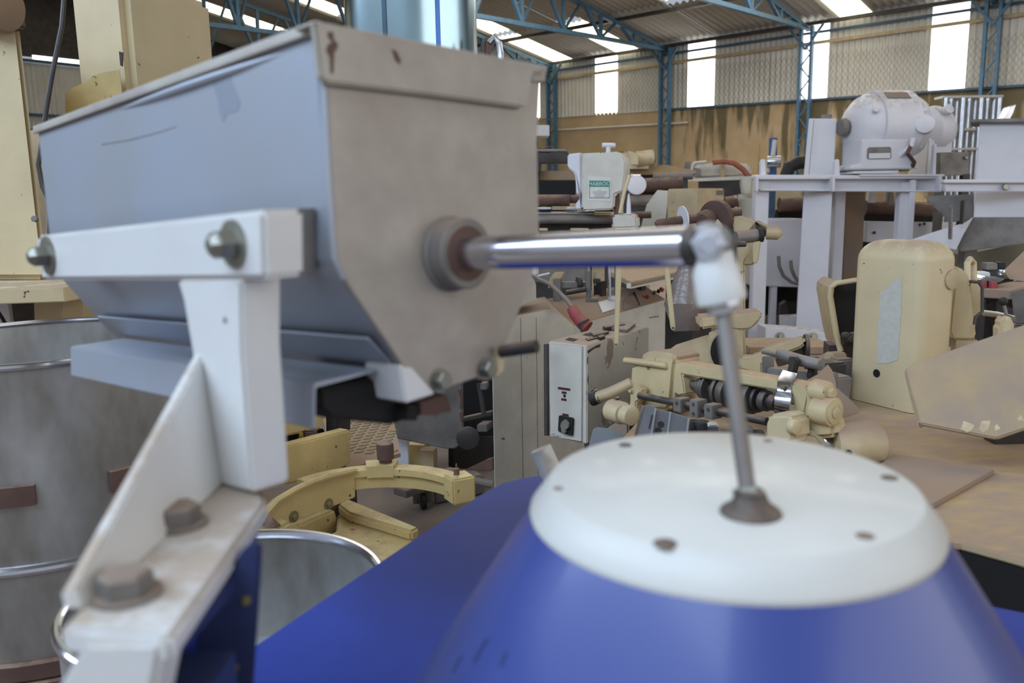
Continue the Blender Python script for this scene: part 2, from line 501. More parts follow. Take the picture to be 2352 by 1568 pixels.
# roof: corrugated sheets rising from the eaves to the ridge and down behind the camera
SL = .15
def rz(n): return EAVE + .1 + (WN - n) * SL if n > 10 else EAVE + .1 + (n + 5) * SL
RW = [25.5, 21.9, 18.2, 14.2, 10.0]
skys = [(18.75, 19.6), (15.9, 16.8), (12.1, 13.0), (8.3, 9.2), (22.3, 23.2), (26.0, 26.9)]
def roofpart(a0, a1, n0, n1, off, per=4.5, amp=.045, seg=6):
    b = B(); n = max(6, int((a1 - a0) * per * seg)); vs = []
    for i in range(n + 1):
        a = a0 + (a1 - a0) * i / n
        o = amp * math.sin(a * per * 2 * math.pi) + off
        vs += [wp(a, n0, rz(n0) + o), wp(a, n1, rz(n1) + o)]
    return b.add(vs, [(2 * i, 2 * i + 2, 2 * i + 3, 2 * i + 1) for i in range(n)])
b = B(); b.v += []
ceil = None
for j in range(4):
    n0, n1 = RW[j], RW[j + 1] - .15
    a1 = 30.0
    strips = sorted(skys, reverse=True)
    segs = []
    for lo, hi in strips:
        segs.append((hi, a1)); a1 = lo
    segs.append((-10, a1))
    for lo, hi in segs:
        m_ = roofpart(lo, hi, n0, n1, .02 * j)
        if ceil is None:
            ceil = tag(mesh('ceiling', m_, M['roofm'], V((0, 0, 0))), 'corrugated roof sheets with bright skylight strips on dark blue trusses', 'roof', kind='structure')
        else: mesh('roof_sheet', m_, M['roofm'], V((0, 0, 0)), ceil)
    for k, (lo, hi) in enumerate(strips):
        mesh('skylight_sheet', roofpart(lo, hi, n0 - .25, n1 + .25, .01 + .02 * j), M['skyl' if not (k + j) % 5 == 4 else 'roofm'], V((0, 0, 0)), ceil)
b = B(); b.prism([wp(-10, 10, rz(10)), wp(30, 10, rz(10)), wp(30, -6, rz(-6)), wp(-10, -6, rz(-6))], ZZ * .05); mesh('roof_sheet', b, M['roofm'], V((0, 0, 0)), ceil)
for n in (24.7, 21.9, 18.2, 14.2, 10.4):
    b = B(); b.box(wp(-10, n, rz(n) - .22), AH * 40, NH * .09, ZZ * .10); mesh('purlin', b, M['dark'], V((0, 0, 0)), ceil)
# lattice trusses, one on each wall column
def bar(b, p0, p1, w_, side):
    d = (p1 - p0).normalized(); u = d.cross(side).normalized()
    b.prism([p0 - side * w_ / 2 - u * w_ / 2, p0 + side * w_ / 2 - u * w_ / 2, p0 + side * w_ / 2 + u * w_ / 2, p0 - side * w_ / 2 + u * w_ / 2], p1 - p0)
AS = [24.1, 19.4, 14.65, 9.96, 5.16, .4]
for k, a in enumerate(AS):
    parts = []
    top = lambda n: wp(a, n, rz(n) - .3)
    bot = lambda n: wp(a, n, 6.42 - (WN - n) * .032)
    for nm, f in (('top_chord', top), ('bottom_chord', bot)):
        b = B(); bar(b, f(24.8), f(10), .11, AH); parts.append(P(nm, b, M['truss']))
    n = 24.6; i = 0
    while n > 11:
        b = B(); bar(b, bot(n), top(n), .09, AH); parts.append(P('web', b, M['truss']))
        b = B(); bar(b, bot(n), top(n - .8), .08, AH); parts.append(P('web', b, M['truss']))
        b = B(); bar(b, bot(n), top(n + .8 if n < 24 else n + .2), .06, AH); parts.append(P('web', b, M['trussd']))
        n -= 1.8; i += 1
    thing('roof_truss', ['blue lattice roof truss over the far left corner', 'blue lattice roof truss above the leftmost visible wall column', 'blue lattice roof truss above the second wall column', 'blue lattice roof truss above the column between two window strips', 'blue lattice roof truss above the rightmost wall column', 'blue lattice roof truss nearest along the wall'][k], 'roof truss', parts, kind='structure')
    parts = []
    for o in (-.2, .12):
        b = B(); b.box(wp(a + o, 24.6, 0), AH * .08, NH * .16, ZZ * (EAVE - .1)); parts.append(P('chord', b, M['truss']))
    z = .3; s = 0
    while z < EAVE - .7:
        o0, o1 = (-.14, .14) if s % 2 else (.14, -.14)
        b = B(); bar(b, wp(a + o0, 24.66, z), wp(a + o1, 24.66, z + .36), .035, NH); parts.append(P('brace', b, M['truss']))
        z += .36; s += 1
    for sd in (.5, -.5):
        b = B(); bar(b, wp(a, 24.6, EAVE - .75), wp(a + sd, 24.6, EAVE - .1), .06, NH); parts.append(P('knee_brace', b, M['truss']))
    thing('wall_column', ['blue lattice column in the far corner behind the hopper', 'blue lattice column right beside the steel hopper', 'blue lattice column left of the mossy wall', 'blue lattice column standing before the split window strip', 'blue lattice column behind the silo pipes', 'blue lattice column past the right edge'][k], 'column', parts, kind='structure')

# ---------------------------------------------------------------- foreground: steel hopper on its bracket
EA = ray(-850, 640).normalized()
EN = ray(2757, 432); EN = (EN - EA * EN.dot(EA)).normalized()
EU = EN.cross(EA).normalized()
HO = W(738, 180, .70)
PF = PL(HO, EA)
FP = [(728, 62), (1238, 158), (1228, 330), (1232, 545), (1215, 640), (1160, 775), (1130, 850), (985, 900), (925, 840), (790, 640), (765, 590), (752, 400)]
f3 = PF(FP)
LEN = along(f3[11], EA, 112)
side = B(); side.prism([p + EA * .004 for p in f3], EA * (LEN - .004))
front = B(); front.prism([p - EA * .003 for p in PF([(727, 60), (1239, 156), (1230, 330), (1235, 546), (1218, 642), (1163, 777), (1133, 853), (985, 904), (922, 842), (787, 642), (762, 592), (750, 400)])], EA * .006, .0015, 1)
rear = B(); rear.prism([p + EA * LEN for p in f3], EA * .004)
weld = B(); wp3 = PF([(741, 190), (752, 400), (765, 590), (787, 640)]); weld.tube([p - EA * .001 for p in wp3], .0035, 8)
weld2 = B(); weld2.tube([p - EA * .001 for p in PF([(1160, 777), (1205, 660), (1219, 642)])], .002, 6)
# folded front lip
stn = B(); _sp = PL(f3[0], EA.cross(f3[11] - f3[0])).off(-.0003); stn.pp(_sp, [(486, 188), (508, 178), (528, 172), (534, 190), (552, 236), (546, 254), (522, 262), (512, 280), (504, 262), (500, 230)], .0004)
scr_ = B(); scr_.pp(_sp, [(232, 331), (300, 320), (360, 304), (404, 290), (406, 291), (360, 306), (300, 322), (234, 333)], .0004)
lip = B(); q = PF.off(-.013)
lip.pp(q, [(722, 47), (980, 98), (1254, 152), (1256, 164), (1226, 168), (1214, 240), (1206, 247), (980, 217), (752, 190), (738, 180), (731, 110)], .009, .002)
liptop = B(); liptop.prism(q([(722, 47), (1254, 152), (1254, 160), (722, 55)]), EA * .03, .001, 1)
lipend = B(); lipend.pp(PF.off(-.006), [(1222, 166), (1256, 162), (1252, 188), (1222, 188)], .02, .001, 1)
# rim folded outwards along both long sides
tl = f3[0]
rim = B()
L2 = along(PF.at(722, 50), EA, 80)
rim.prism(PF([(717, 50), (721, 46), (742, 49), (744, 57), (726, 60), (724, 80), (717, 78)]), EA * L2, .0012, 1)
rim2 = B(); rim2.prism(PF([(1238, 150), (1256, 153), (1256, 162), (1238, 160)]), EA * LEN)
ret = B(); ret.prism(PF([(733, 66), (742, 68), (742, 92), (737, 92)]), EA * (L2 * .97), .001, 1)
# the side wall bulges under the rim in the middle
bul = B(); path = []
for i in range(9):
    t = i / 8
    path.append(PF.at(738, 104) + EA * (.02 + t * LEN * .62) - EN * .004 * math.sin(math.pi * t) + EU * .003)
bul.tube(path, [.0005 + .0042 * math.sin(math.pi * (i / 8)) ** .7 for i in range(9)], 10)
dots = B(); q2 = q.off(-.0005)
dots.pp(q2, [(752, 74), (765, 72), (768, 92), (775, 98), (777, 106), (768, 122), (766, 168), (760, 168), (758, 130), (750, 118), (752, 104), (763, 96), (754, 86)], .0004)
dots2 = B(); dots2.pp(q2, [(900, 112), (912, 118), (921, 138), (920, 148), (908, 138)], .0004)
# shaft collar
colp = PF.at(1030, 583)
col = B(); col.lathe(colp, -EA, [(0, .037), (.006, .037), (.008, .0345), (.026, .0345), (.0275, .033), (.0275, .027)], 40)
colin = B(); colin.lathe(colp - EA * .0272, -EA, [(0, .027), (.001, .0265), (.0015, .018)], 32)
shaft = B(); SR = .0156
SLN = along(colp, -EA, 1612)
shaft.lathe(colp, -EA, [(0, SR * 1.02), (.06, SR * 1.02), (.061, SR), (SLN, SR)], 40)
# bottom: flat strip, channel tray, square stub, bolts, handle
strip = B(); sp = PF([(866, 774), (921, 834), (918, 840), (862, 780)]); L3 = along(PF.at(866, 774), EA, 233); strip.prism([p + EA * .012 for p in sp], EA * L3, .001, 1)
tray = B(); q = PF.off(.03)
L4 = along(q.at(722, 882), EA, 163)
tray.prism(q([(872, 846), (724, 880), (720, 884), (720, 985), (726, 985), (727, 890), (872, 852)]), EA * L4, .0015, 2)
stub = B(); stub.pp(PF.off(-.004), [(917, 838), (946, 839), (1003, 903), (990, 908), (932, 926)], .055, .002)
bolts = []
for x, y in ((1004, 872), (1110, 846)):
    b = B(); b.hexbolt(PF.at(x, y) - EA * .003, -EA, .0095, .009, .012, .002, .3); bolts.append(P('bolt', b, M['zinc']))
q = PF.off(-.006)
clip = B(); clip.pp(q, [(1138, 800), (1158, 792), (1163, 800), (1160, 850), (1140, 868), (1105, 872), (1100, 866), (1130, 855), (1142, 838)], .012, .002)
han = B(); hp0 = W(1150, 807, .86); han.tube([hp0, hp0 + (W(1233, 795, .84) - hp0)], .0068, 14)
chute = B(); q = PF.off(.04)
chute.pp(q, [(735, 895), (880, 864), (930, 930), (1030, 905), (1034, 945), (960, 955), (900, 975), (760, 962), (735, 935)], .12, .003)  # black also paints in the dark cavity around the chute
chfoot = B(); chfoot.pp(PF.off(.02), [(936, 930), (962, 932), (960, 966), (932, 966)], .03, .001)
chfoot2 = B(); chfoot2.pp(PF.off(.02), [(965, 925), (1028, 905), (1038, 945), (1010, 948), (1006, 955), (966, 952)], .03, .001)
thing('steel_hopper', 'long grey stainless hopper with tapered bottom on the white bracket', 'hopper', [
    P('side_wall', side, M['steel'], (P('stain', stn, M['stain']), P('scratch', scr_, M['grey']))), P('front_plate', front, M['steelf'], (P('weld_bead', weld, M['steel']), P('weld_bead', weld2, M['steel']))), P('rear_plate', rear, M['steel']),
    P('front_lip', lip, M['steelf'], (P('rust_mark', dots, M['rust']), P('rust_mark', dots2, M['rust']))), P('lip_flange', liptop, M['steelf']), P('lip_end', lipend, M['steelf']),
    P('rim', rim, M['steelf']), P('rim', rim2, M['steelf']), P('rim_return', ret, M['steelf']), P('bulged_edge', bul, M['steel']),
    P('shaft_collar', col, M['grey'], (P('seal_ring', colin, M['rust']),)),
    P('edge_strip', strip, M['steel']), P('channel_tray', tray, M['steel']), P('square_stub', stub, M['whitegloss']),
    *bolts, P('latch_clip', clip, M['cream']), P('handle', han, M['dark']), P('discharge_chute', chute, M['black']), P('chute_foot', chfoot, M['black']), P('chute_foot', chfoot2, M['rust'])])
# shaft, rod end and thin rod down to the dome
se = colp - EA * SLN
b0 = B(); b0.lathe(colp - EA * .028, -EA, [(0, SR), (.055, SR * 1.01), (.056, SR * .985), (SLN - .03, SR * .985)], 40)
eye = W(1628, 560, (se - CAM).dot(FW))
fd = (CAM - eye).normalized()
EY = V((0, 0, 1)); SX = EY.cross(fd).normalized()
fr = B(); fr.lathe(se + EA * .010, -EA, [(0, SR * 1.0), (.001, SR * 1.02), (.010, SR * 1.02), (.011, SR * .9)], 32)
eyeb = B(); eyeb.cyl(eye - fd * .012, fd, .0165, .022, 32, .003)
plate = B(); pq = vp(1665, 580, (eye - CAM).dot(FW) + .012, 12); plate.pp(pq, [(1640, 522), (1672, 520), (1690, 545), (1694, 610), (1690, 650), (1640, 650)], .008, .002)
nutb = B(); nutb.lathe(eye + fd * .010, fd, [(0, .0135), (.006, .0135), (.009, .011)], 6, ph=.2); nutb.lathe(eye + fd * .019, fd, [(0, .0085), (.003, .0065)], 20)
dzc = V((.167, .62, 1.3815))
tip = hp(1.3815).at(1724, 1178)
rt = W(1660, 712, (eye - CAM).dot(FW) + .002)
ax = (rt - W(1632, 575, (eye - CAM).dot(FW))).normalized()
body = B(); bp = W(1636, 584, (eye - CAM).dot(FW)); bl = (rt - bp).length
body.lathe(bp, ax, [(0, .0150), (bl * .2, .0158), (bl * .3, .0172), (bl * .80, .0188), (bl * .86, .0178), (bl * .86, .011)], 32)
jn = B(); jn.lathe(rt - ax * .011, ax, [(0, .0115), (.002, .0125), (.010, .0125), (.013, .0105)], 6, ph=.4)
rod = B(); rax = (tip - rt); rod.tube([rt - rax * .02, rt + rax * .5, tip], [.0062, .0062, .006], 16)
lnut = B(); lnut.lathe(tip - rax * .115, rax, [(0, .0095), (.002, .0105), (.014, .0105), (.016, .009)], 6)
boot = B(); boot.lathe(tip + ZZ * .0005, ZZ, [(0, .0215), (.002, .0205), (.007, .0135), (.013, .0105), (.016, .0095)], 32)
thing('shaft_linkage', 'polished shaft with white rod end and thin rod down to the dome', 'linkage', [
    P('shaft', b0, M['chrome']), P('shaft_ferrule', fr, M['dark']), P('rod_end', body, M['whitegloss']), P('eye', eyeb, M['eyegrey']), P('fork_plate', plate, M['grey']),
    P('eye_bolt', nutb, M['lightbolt']), P('jam_nut', jn, M['lightbolt']), P('thin_rod', rod, M['grey']), P('lock_nut', lnut, M['zinc']), P('rubber_boot', boot, M['dark'])])

# white T bracket
PB = PL(W(600, 480, .62), EN)
gap = (HO - PB.p).dot(PB.n) - .0042
bt = gap * .42
bar_ = B(); bar_.pp(PB, [(82, 541), (602, 481), (606, 642), (96, 643)], bt, .004, 2)
sp1 = B(); sp1.pp(PB.off(bt), [(560, 486), (604, 481), (608, 636), (560, 640)], gap - bt - .0005)
sp2 = B(); sp2.pp(PB.off(bt), [(90, 546), (140, 540), (146, 636), (100, 638)], gap - bt - .0005)
post = B(); post.pp(PB.off(.001), [(405, 640), (552, 640), (554, 800), (578, 1132), (490, 1110), (437, 790), (420, 690)], bt, .003, 2)
A1, A2 = PB.at(438, 790), PB.at(490, 1108)
PZ = hp(A2.z)
gl = PZ.at(178, 1400)
gn = (A1 - A2).cross(gl - A2).normalized()
if gn.x > 0: gn = -gn
gus = B(); gus.prism([A1 + EN * bt * .5, A2 + EN * bt * .5, A2, PZ.at(215, 1392), gl, gl + ZZ * .012], gn * .010, .002, 2)
foot = B(); foot.prism(PZ([(470, 1090), (600, 1120), (612, 1150), (392, 1465), (132, 1440), (190, 1385)]), -ZZ * .018, .004, 2)
step = B(); pq = vp(250, 1480, (PZ.at(260, 1450) - CAM).dot(FW) - .004, 8); step.pp(pq, [(190, 1478), (375, 1474), (330, 1700), (60, 1700)], .03, .004)
bb = []
for (x, y), c in (((412, 1206), 'rust'), ((292, 1368), 'grey')):
    p = PZ.at(x, y); b = B(); b.hexbolt(p, ZZ, .0165, .014, .021, .003, .35); bb.append(P('foot_bolt', b, M['grey']))
for x, y, r_ in ((538, 560, .0195), (112, 587, .0225)):
    p = PB.at(x, y); b = B(); b.lathe(p, -EN, [(0, r_), (.0025, r_ * .98), (.003, r_ * .6)], 32); b.lathe(p - EN * .003, -EN, [(0, .0125), (.011, .0125), (.015, .010), (.019, .0055), (.0195, .001)], 6, ph=.5); bb.append(P('bar_bolt', b, M['zinc']))
thing('white_bracket', 'white painted T bracket with bolted dusty foot holding the hopper', 'bracket', [
    P('cross_bar', bar_, M['whitegloss']), P('spacer', sp1, M['grey']), P('spacer', sp2, M['grey']), P('post', post, M['whitegloss']), P('gusset', gus, M['whitegloss']), P('foot_plate', foot, M['whitegloss']), P('step_block', step, M['whitegloss']), *bb])

# blue machine: cone cover, white disc, flat panel, side plate
ctr = V((.167, .62, 0))
disc = B(); disc.lathe(ctr + ZZ * 1.34, ZZ, [(0, .150), (.0176, .1553), (.0205, .1548), (.0408, .1396), (.0415, .1384), (.0415, .001)], 96)
scr = []
for x, y, r_ in ((1436, 1022, .006), (1764, 1012, .004), (2043, 1097, .0065), (1987, 1231, .006), (1528, 1248, .0078), (1282, 1122, .004)):
    b = B(); b.lathe(hp(1.3815).at(x, y), ZZ, [(0, r_), (.0006, r_ * .96), (.0006, r_ * .5), (.0003, r_ * .45), (.0003, .0001)], 20); scr.append(P('screw', b, M['dark'] if r_ > .005 else M['grey']))
cone = B(); cone.lathe(ctr, ZZ, [(1.06, .346), (1.06, .3435), (1.10, .3185), (1.3576, .1535), (1.3576, .12)], 128, cap=(False, True))
PT = 1.075
panel = B(); panel.prism(hp(PT)([(1262, 1092), (2290, 1392), (2640, 1460), (2640, 2300), (1500, 2300), (720, 1640), (566, 1610), (575, 1486), (700, 1402), (1100, 1136), (1150, 1109), (1200, 1096), (1230, 1092)]), -ZZ * .02, .004, 2)
ped = B(); ped.lathe(ctr, ZZ, [(0, .24), (.02, .25), (1.05, .25), (1.056, .24)], 64)
mks = []
for x, y, x2, y2 in ((1090, 1520, 1120, 1466), (1150, 1530, 1165, 1496), (1040, 1545, 1062, 1505)):
    # scuffs on the flank of the cone
    def oncone(px, py):
        v = ray(px, py); best = None
        for i in range(400):
            d = .3 + i * .001
            q = CAM + v * d
            r_ = math.hypot(q.x - ctr.x, q.y - ctr.y)
            if r_ < .1535 + (1.3576 - q.z) * .6407: return q, V((q.x - ctr.x, q.y - ctr.y, .6407 * r_)).normalized()
    (p0, n0), (p1, n1) = oncone(x, y), oncone(x2, y2)
    sd = (p1 - p0).cross(n0).normalized() * .0015
    mk = B(); mk.prism([p0 - sd, p0 + sd, p1 + sd, p1 - sd], n0 * .0006); mks.append(P('scuff', mk, M['navy']))
thing('blue_dome_machine', 'glossy blue cone cover with white chamfered disc on a blue panel', 'machine', [
    P('cone_cover', cone, M['blue'], mks), P('cap_disc', disc, M['disc'], scr, 'white disc with dark screws'), P('flat_panel', panel, M['bluepanel']), P('pedestal', ped, M['navy'])])
sp_ = B(); q = vp(560, 1400, .60, -8); sp_.pp(q, [(560, 1262), (590, 1246), (600, 1256), (597, 1320), (572, 1700), (442, 1700), (446, 1470), (490, 1370)], .008, .002)  # navy tone puts the shadow on this blue side wall into its paint
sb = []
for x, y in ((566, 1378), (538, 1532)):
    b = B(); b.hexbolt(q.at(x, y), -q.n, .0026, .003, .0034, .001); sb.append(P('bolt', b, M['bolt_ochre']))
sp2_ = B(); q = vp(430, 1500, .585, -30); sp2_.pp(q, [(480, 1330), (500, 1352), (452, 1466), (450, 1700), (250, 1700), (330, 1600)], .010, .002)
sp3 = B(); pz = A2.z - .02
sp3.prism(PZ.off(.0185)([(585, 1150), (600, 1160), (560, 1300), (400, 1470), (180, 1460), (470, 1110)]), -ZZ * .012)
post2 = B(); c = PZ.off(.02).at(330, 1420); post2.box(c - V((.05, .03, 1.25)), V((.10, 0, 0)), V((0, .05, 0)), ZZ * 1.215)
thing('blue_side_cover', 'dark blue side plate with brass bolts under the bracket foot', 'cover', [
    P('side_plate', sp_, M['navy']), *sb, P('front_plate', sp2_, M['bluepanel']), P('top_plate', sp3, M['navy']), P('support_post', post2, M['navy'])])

# steel pots
def pot(name, label, c, r_, zr_, ring, zb_, mat, lugs=(), base_r=None, inner=True, group=None, brown=True):
    o = B(); w_ = .004
    o.lathe(c, ZZ, [(zb_, r_ * .97), (zb_ + .02, r_), (zr_ - .004, r_), (zr_, r_), (zr_, r_ - w_), (zb_ + .1, r_ - w_), (zb_ + .055, r_ * .93), (zb_ + .05, r_ * .8), (zb_ + .05, .001)], 96)
    def ringat(z, rad):
        b = B(); n = 96
        vs, fs = [], []
        for i in range(n):
            a = 2 * math.pi * i / n
            d = V((math.cos(a), math.sin(a), 0))
            for k in range(10):
                t = 2 * math.pi * k / 10
                vs.append(c + d * (r_ + rad * math.cos(t) * .9) + ZZ * (z + rad * math.sin(t)))
        for i in range(n):
            for k in range(10):
                fs.append((i * 10 + k, ((i + 1) % n) * 10 + k, ((i + 1) % n) * 10 + (k + 1) % 10, i * 10 + (k + 1) % 10))
        return b.add(vs, fs)
    parts = [P('pot_body', o, mat), P('rolled_rim', ringat(zr_, .009), M['chrome'])]
    if ring: parts.append(P('band_ring', ringat(ring, .012), M['chrome']))
    if brown:
        b = B(); b.lathe(c, ZZ, [(zb_ - .03, r_ * .99), (zb_ - .025, r_ + .012), (zb_ + .012, r_ + .012), (zb_ + .016, r_ * 1.001)], 96); parts.append(P('base_ring', b, M['rust']))
    for a0, a1, z0, z1 in lugs:
        b = B()
        for i in range(6):
            t0, t1 = a0 + (a1 - a0) * i / 6, a0 + (a1 - a0) * (i + 1) / 6
            d0, d1 = V((math.cos(t0), math.sin(t0), 0)), V((math.cos(t1), math.sin(t1), 0))
            b.prism([c + d0 * r_ + ZZ * z0, c + d1 * r_ + ZZ * z0, c + d1 * (r_ + .014) + ZZ * z0, c + d0 * (r_ + .014) + ZZ * z0], ZZ * (z1 - z0))
        parts.append(P('rusty_lug', b, M['rust']))
    if inner:
        b = B()
        for k in range(6):
            rr = r_ * (.30 + .1 * k)
            b.lathe(c + ZZ * (zb_ + .0502), ZZ, [(0, rr - .006), (.003, rr - .003), (.003, rr + .003), (0, rr + .006)], 64, cap=(False, False))
        parts.append(P('bottom_rings', b, M['bright']))
    thing(name, label, 'pot', parts)
def oncyl(c, r_, x, y):
    v = ray(x, y); o = CAM - c
    a_ = v.x ** 2 + v.y ** 2; b_ = 2 * (o.x * v.x + o.y * v.y); c_ = o.x ** 2 + o.y ** 2 - r_ * r_
    t = (-b_ - math.sqrt(b_ * b_ - 4 * a_ * c_)) / 2 / a_
    q = CAM + v * t
    return math.atan2(q.y - c.y, q.x - c.x), q.z
c1, r1 = V((-1.234, 2.153, 0)), .405
lg = []
for (xa, ya, xb, yb, h) in ((-40, 1116, 80, 1110, 46), (249, 1078, 312, 1066, 48)):
    a0, z1 = oncyl(c1, r1, xa, ya); a1, z2 = oncyl(c1, r1, xb, yb); _, z0 = oncyl(c1, r1, xb, yb + h)
    lg.append((a0, a1, z0, z2))
zr1 = 1.261; zring = oncyl(c1, r1, 60, 1312)[1]; zbot = oncyl(c1, r1, 60, 1535)[1]
pot('mixing_pot', 'big dull steel mixing pot with rusty lugs at the left edge', c1, r1, zr1, zring, zbot, M['steelp'], lg, inner=False)
b = B(); b.lathe(c1, ZZ, [(0, .43), (.03, .43), (.03, .30), (zbot - .07, .30), (zbot - .07, .43), (zbot - .031, .43)], 40)
solo('pot_stand', 'brown round stand under the big dull steel pot', 'stand', b, M['rust'])
c2, r2 = V((-.457, 1.233, 0)), .242
pot('open_pot', 'smaller open steel pot below the hopper with ringed bottom', c2, r2, .992, None, .74, M['steelp'], brown=False)
b = B(); b.lathe(c2, ZZ, [(0, .22), (.02, .22), (.02, .16), (.70, .16), (.70, .22), (.739, .22)], 40)
solo('pot_pedestal', 'grey pedestal carrying the smaller open steel pot', 'stand', b, M['grey'])

# stainless duct behind the hopper
dc = W(945, 60, 2.6); dc = V((dc.x, dc.y, 0)); dr = 150 / 1900 * 2.6
zt = rz(dc.dot(NH)) - .05
b = B(); b.lathe(dc, ZZ, [(1.75, dr * .6), (1.8, dr), (zt, dr)], 64)
seams = []
for x in (884, 1006):
    a, _ = oncyl(dc, dr, x, 60); d = V((math.cos(a), math.sin(a), 0))
    s = B(); s.box(dc + d * (dr - .004) - ZZ.cross(d) * .006 + ZZ * 1.8, d * .008, ZZ.cross(d) * .012, ZZ * (zt - 1.85)); seams.append(P('seam_strip', s, M['film'] if x > 900 else M['trussd']))
hk = B(); hk.tube([W(1112, 150, 2.5), W(1112, 108, 2.5), W(1117, 88, 2.5), W(1121, 108, 2.5), W(1121, 150, 2.5)], .009, 8)
hk2 = B(); hk2.tube([W(1124, 100, 2.45), W(1134, 88, 2.45), W(1146, 100, 2.45), W(1150, 130, 2.45), W(1150, 400, 2.45)], .010, 10)
st = B(); st.tube([W(1112, 149, 2.5), W(1095, 149, 2.55), W(1060, 149, 2.6)], .008, 8)
thing('vertical_duct', 'shiny stainless round duct with bent side pipes rising behind the hopper', 'duct', [P('duct_wall', b, M['tank']), *seams, P('brown_pipe', hk, M['rust']), P('chrome_pipe', hk2, M['bright']), P('pipe_bracket', st, M['rust'])])

# cream cabinets of the mixer at the left
def vbox(x, yt, d, hl, xl, hr, xr, zbot, bev=.01):
    t = W(x, yt, d)
    l = hd(hl); l = l * along(t, l, xl)
    r_ = hd(hr); r_ = r_ * (along(t, r_, xr) if xr > 0 else .6)
    return B().box(V((t.x, t.y, zbot)), l, r_, ZZ * (t.z - zbot), bev)
zsh = alongz = W(60, 652, 2.85).z
b = vbox(44, 55, 2.85, -80, -300, -33, -1, zsh, .02)
bl = B(); bl.hexbolt(W(82, 503, 2.86), -FW, .012, .012, 0)
sh = B(); t = V((W(100, 655, 2.78).x, W(100, 655, 2.78).y, zsh - .05)); sh.box(t + V((.10, -.06, 0)), V((-1.1, -.19, 0)), V((.09, .7, 0)), ZZ * .048, .003)
lg1 = B(); q = vp(100, 700, 3.0, 10); lg1.pp(q, [(75, 655), (140, 650), (142, 700), (100, 1300), (96, 1300)], .12, .01)
lg2 = B(); q = vp(100, 700, 3.3, 10); lg2.pp(q, [(134, 640), (156, 640), (165, 655), (156, 700), (152, 720), (152, 1300), (130, 1300)], .10, .01)
gp = B(); q = vp(50, 700, 3.2, 5); gp.pp(q, [(-200, 660), (85, 655), (95, 1200), (-200, 1200)], .02, .002)
wpn = B(); q = vp(10, 700, 3.05, 5); wpn.pp(q, [(-100, 660), (14, 665), (30, 780), (30, 1100), (-100, 1100)], .02, .002)
stub = B(); t = W(20, 700, 3.3); stub.box(V((t.x - .3, t.y, 0)), V((.3, 0, 0)), V((0, .3, 0)), ZZ * (zsh - .06))
cable = B(); cable.tube([W(-20, 690, 2.95), W(5, 730, 2.95), W(28, 770, 2.95), W(50, 830, 2.95)], .006, 8)
thing('cream_cabinet', 'tall cream sheet cabinet on a shelf at the left edge', 'cabinet', [P('cabinet_body', b, M['cream'], (P('bolt', bl, M['grey']),)), P('shelf', sh, M['cream']), P('leg', lg1, M['cream_d']), P('leg', lg2, M['cream']), P('grey_panel', gp, M['grey']), P('white_panel', wpn, M['white']), P('pedestal', stub, M['grey']), P('cable', cable, M['rubber'])])
b = vbox(280, -60, 3.1, -70, 150, 20, 488, 0, .03)
_lf = PL(W(280, 100, 3.1) - hd(20) * .003, hd(20)); b2 = B(); b2.pp(_lf, [(150, 215), (170, 200), (195, 190), (215, 174), (240, 166), (274, 160), (279, 205), (279, 330), (150, 330)], .002)
ed = B(); ed.pp(vp(280, 140, 3.04, 0), [(273, 118), (281, 120), (280, 152), (276, 150)], .01)
thing('cream_column', 'tall cream machine column with bright left face', 'machine column', [P('column_body', b, M['cream']), P('yellowed_band', b2, M['yellow']), P('rust_chip', ed, M['dark'])])
hs = B(); hs.tube([W(150, -40, 2.7), W(142, 60, 2.7), W(118, 180, 2.7), W(105, 260, 2.7), W(96, 330, 2.7), W(88, 380, 2.7), W(98, 430, 2.7), W(118, 470, 2.7), W(112, 560, 2.68), W(110, 640, 2.66)], .008, 8)
solo('black_hose', 'thin black hose hanging between the cream cabinet and column', 'hose', hs, M['dark'])
b = B(); b.pp(vp(90, 380, 3.9, 10), [(60, 290), (105, 285), (130, 340), (135, 1150), (70, 1150)], .3, .02)
b2 = B(); b2.pp(vp(110, 480, 3.8, 5), [(100, 455), (122, 452), (126, 560), (104, 562)], .05, .005)
thing('tan_machine_frame', 'tan machine frame glimpsed between cream cabinet and hopper', 'machine', [P('frame', b, M['cream_d']), P('white_box', b2, M['white'])])
b = B(); b.cyl(W(20, 20, 2.8), V((-1, .3, .2)), .08, .4, 20, .02)
b2 = B(); b2.pp(vp(15, 50, 2.9, 10), [(-60, 10), (30, 18), (36, 62), (-60, 70)], .06, .01)
thing('motor_head', 'brown cast motor end above the left cream cabinet', 'motor', [P('motor_end', b, M['browng']), P('motor_foot', b2, M['rust'])])
# ---------------------------------------------------------------- middle ground
# long white packing machine behind the control box
NB = PL(W(1128, 900, 3.6), hd(38 + 90))
hdir = hd(38)
S0 = W(1128, 900, 3.6)
def col3(x):                                   # vertical line of the long side below pixel column x
    return S0 + hdir * along(S0, hdir, x)
def onS(x, y): return NB.at(x, y)
bd = hd(38 - 90)                               # away from the viewer, through the machine
b = B(); pts = [onS(1128, 738), onS(1195, 722), onS(1265, 708), onS(1318, 747)]
e = onS(1318, 747); e0 = onS(1128, 738)
b.prism(pts + [V((e.x, e.y, 0)), V((e0.x, e0.y, 0))], hd(-1) * .5, .004, 1)
seam = B()
for x in (1195, 1231):
    p0 = onS(x, 725); seam.box(V((p0.x, p0.y, .05)) - bd * .0015, hdir * .002, bd * .003, ZZ * (p0.z - .06))
body2 = B(); a0, a1 = onS(1316, 748), onS(1529, 687)
b2 = [a0, a1, V((a1.x, a1.y, 0)), V((a0.x, a0.y, 0))]
body2.prism(b2, bd * .35, .004, 1)
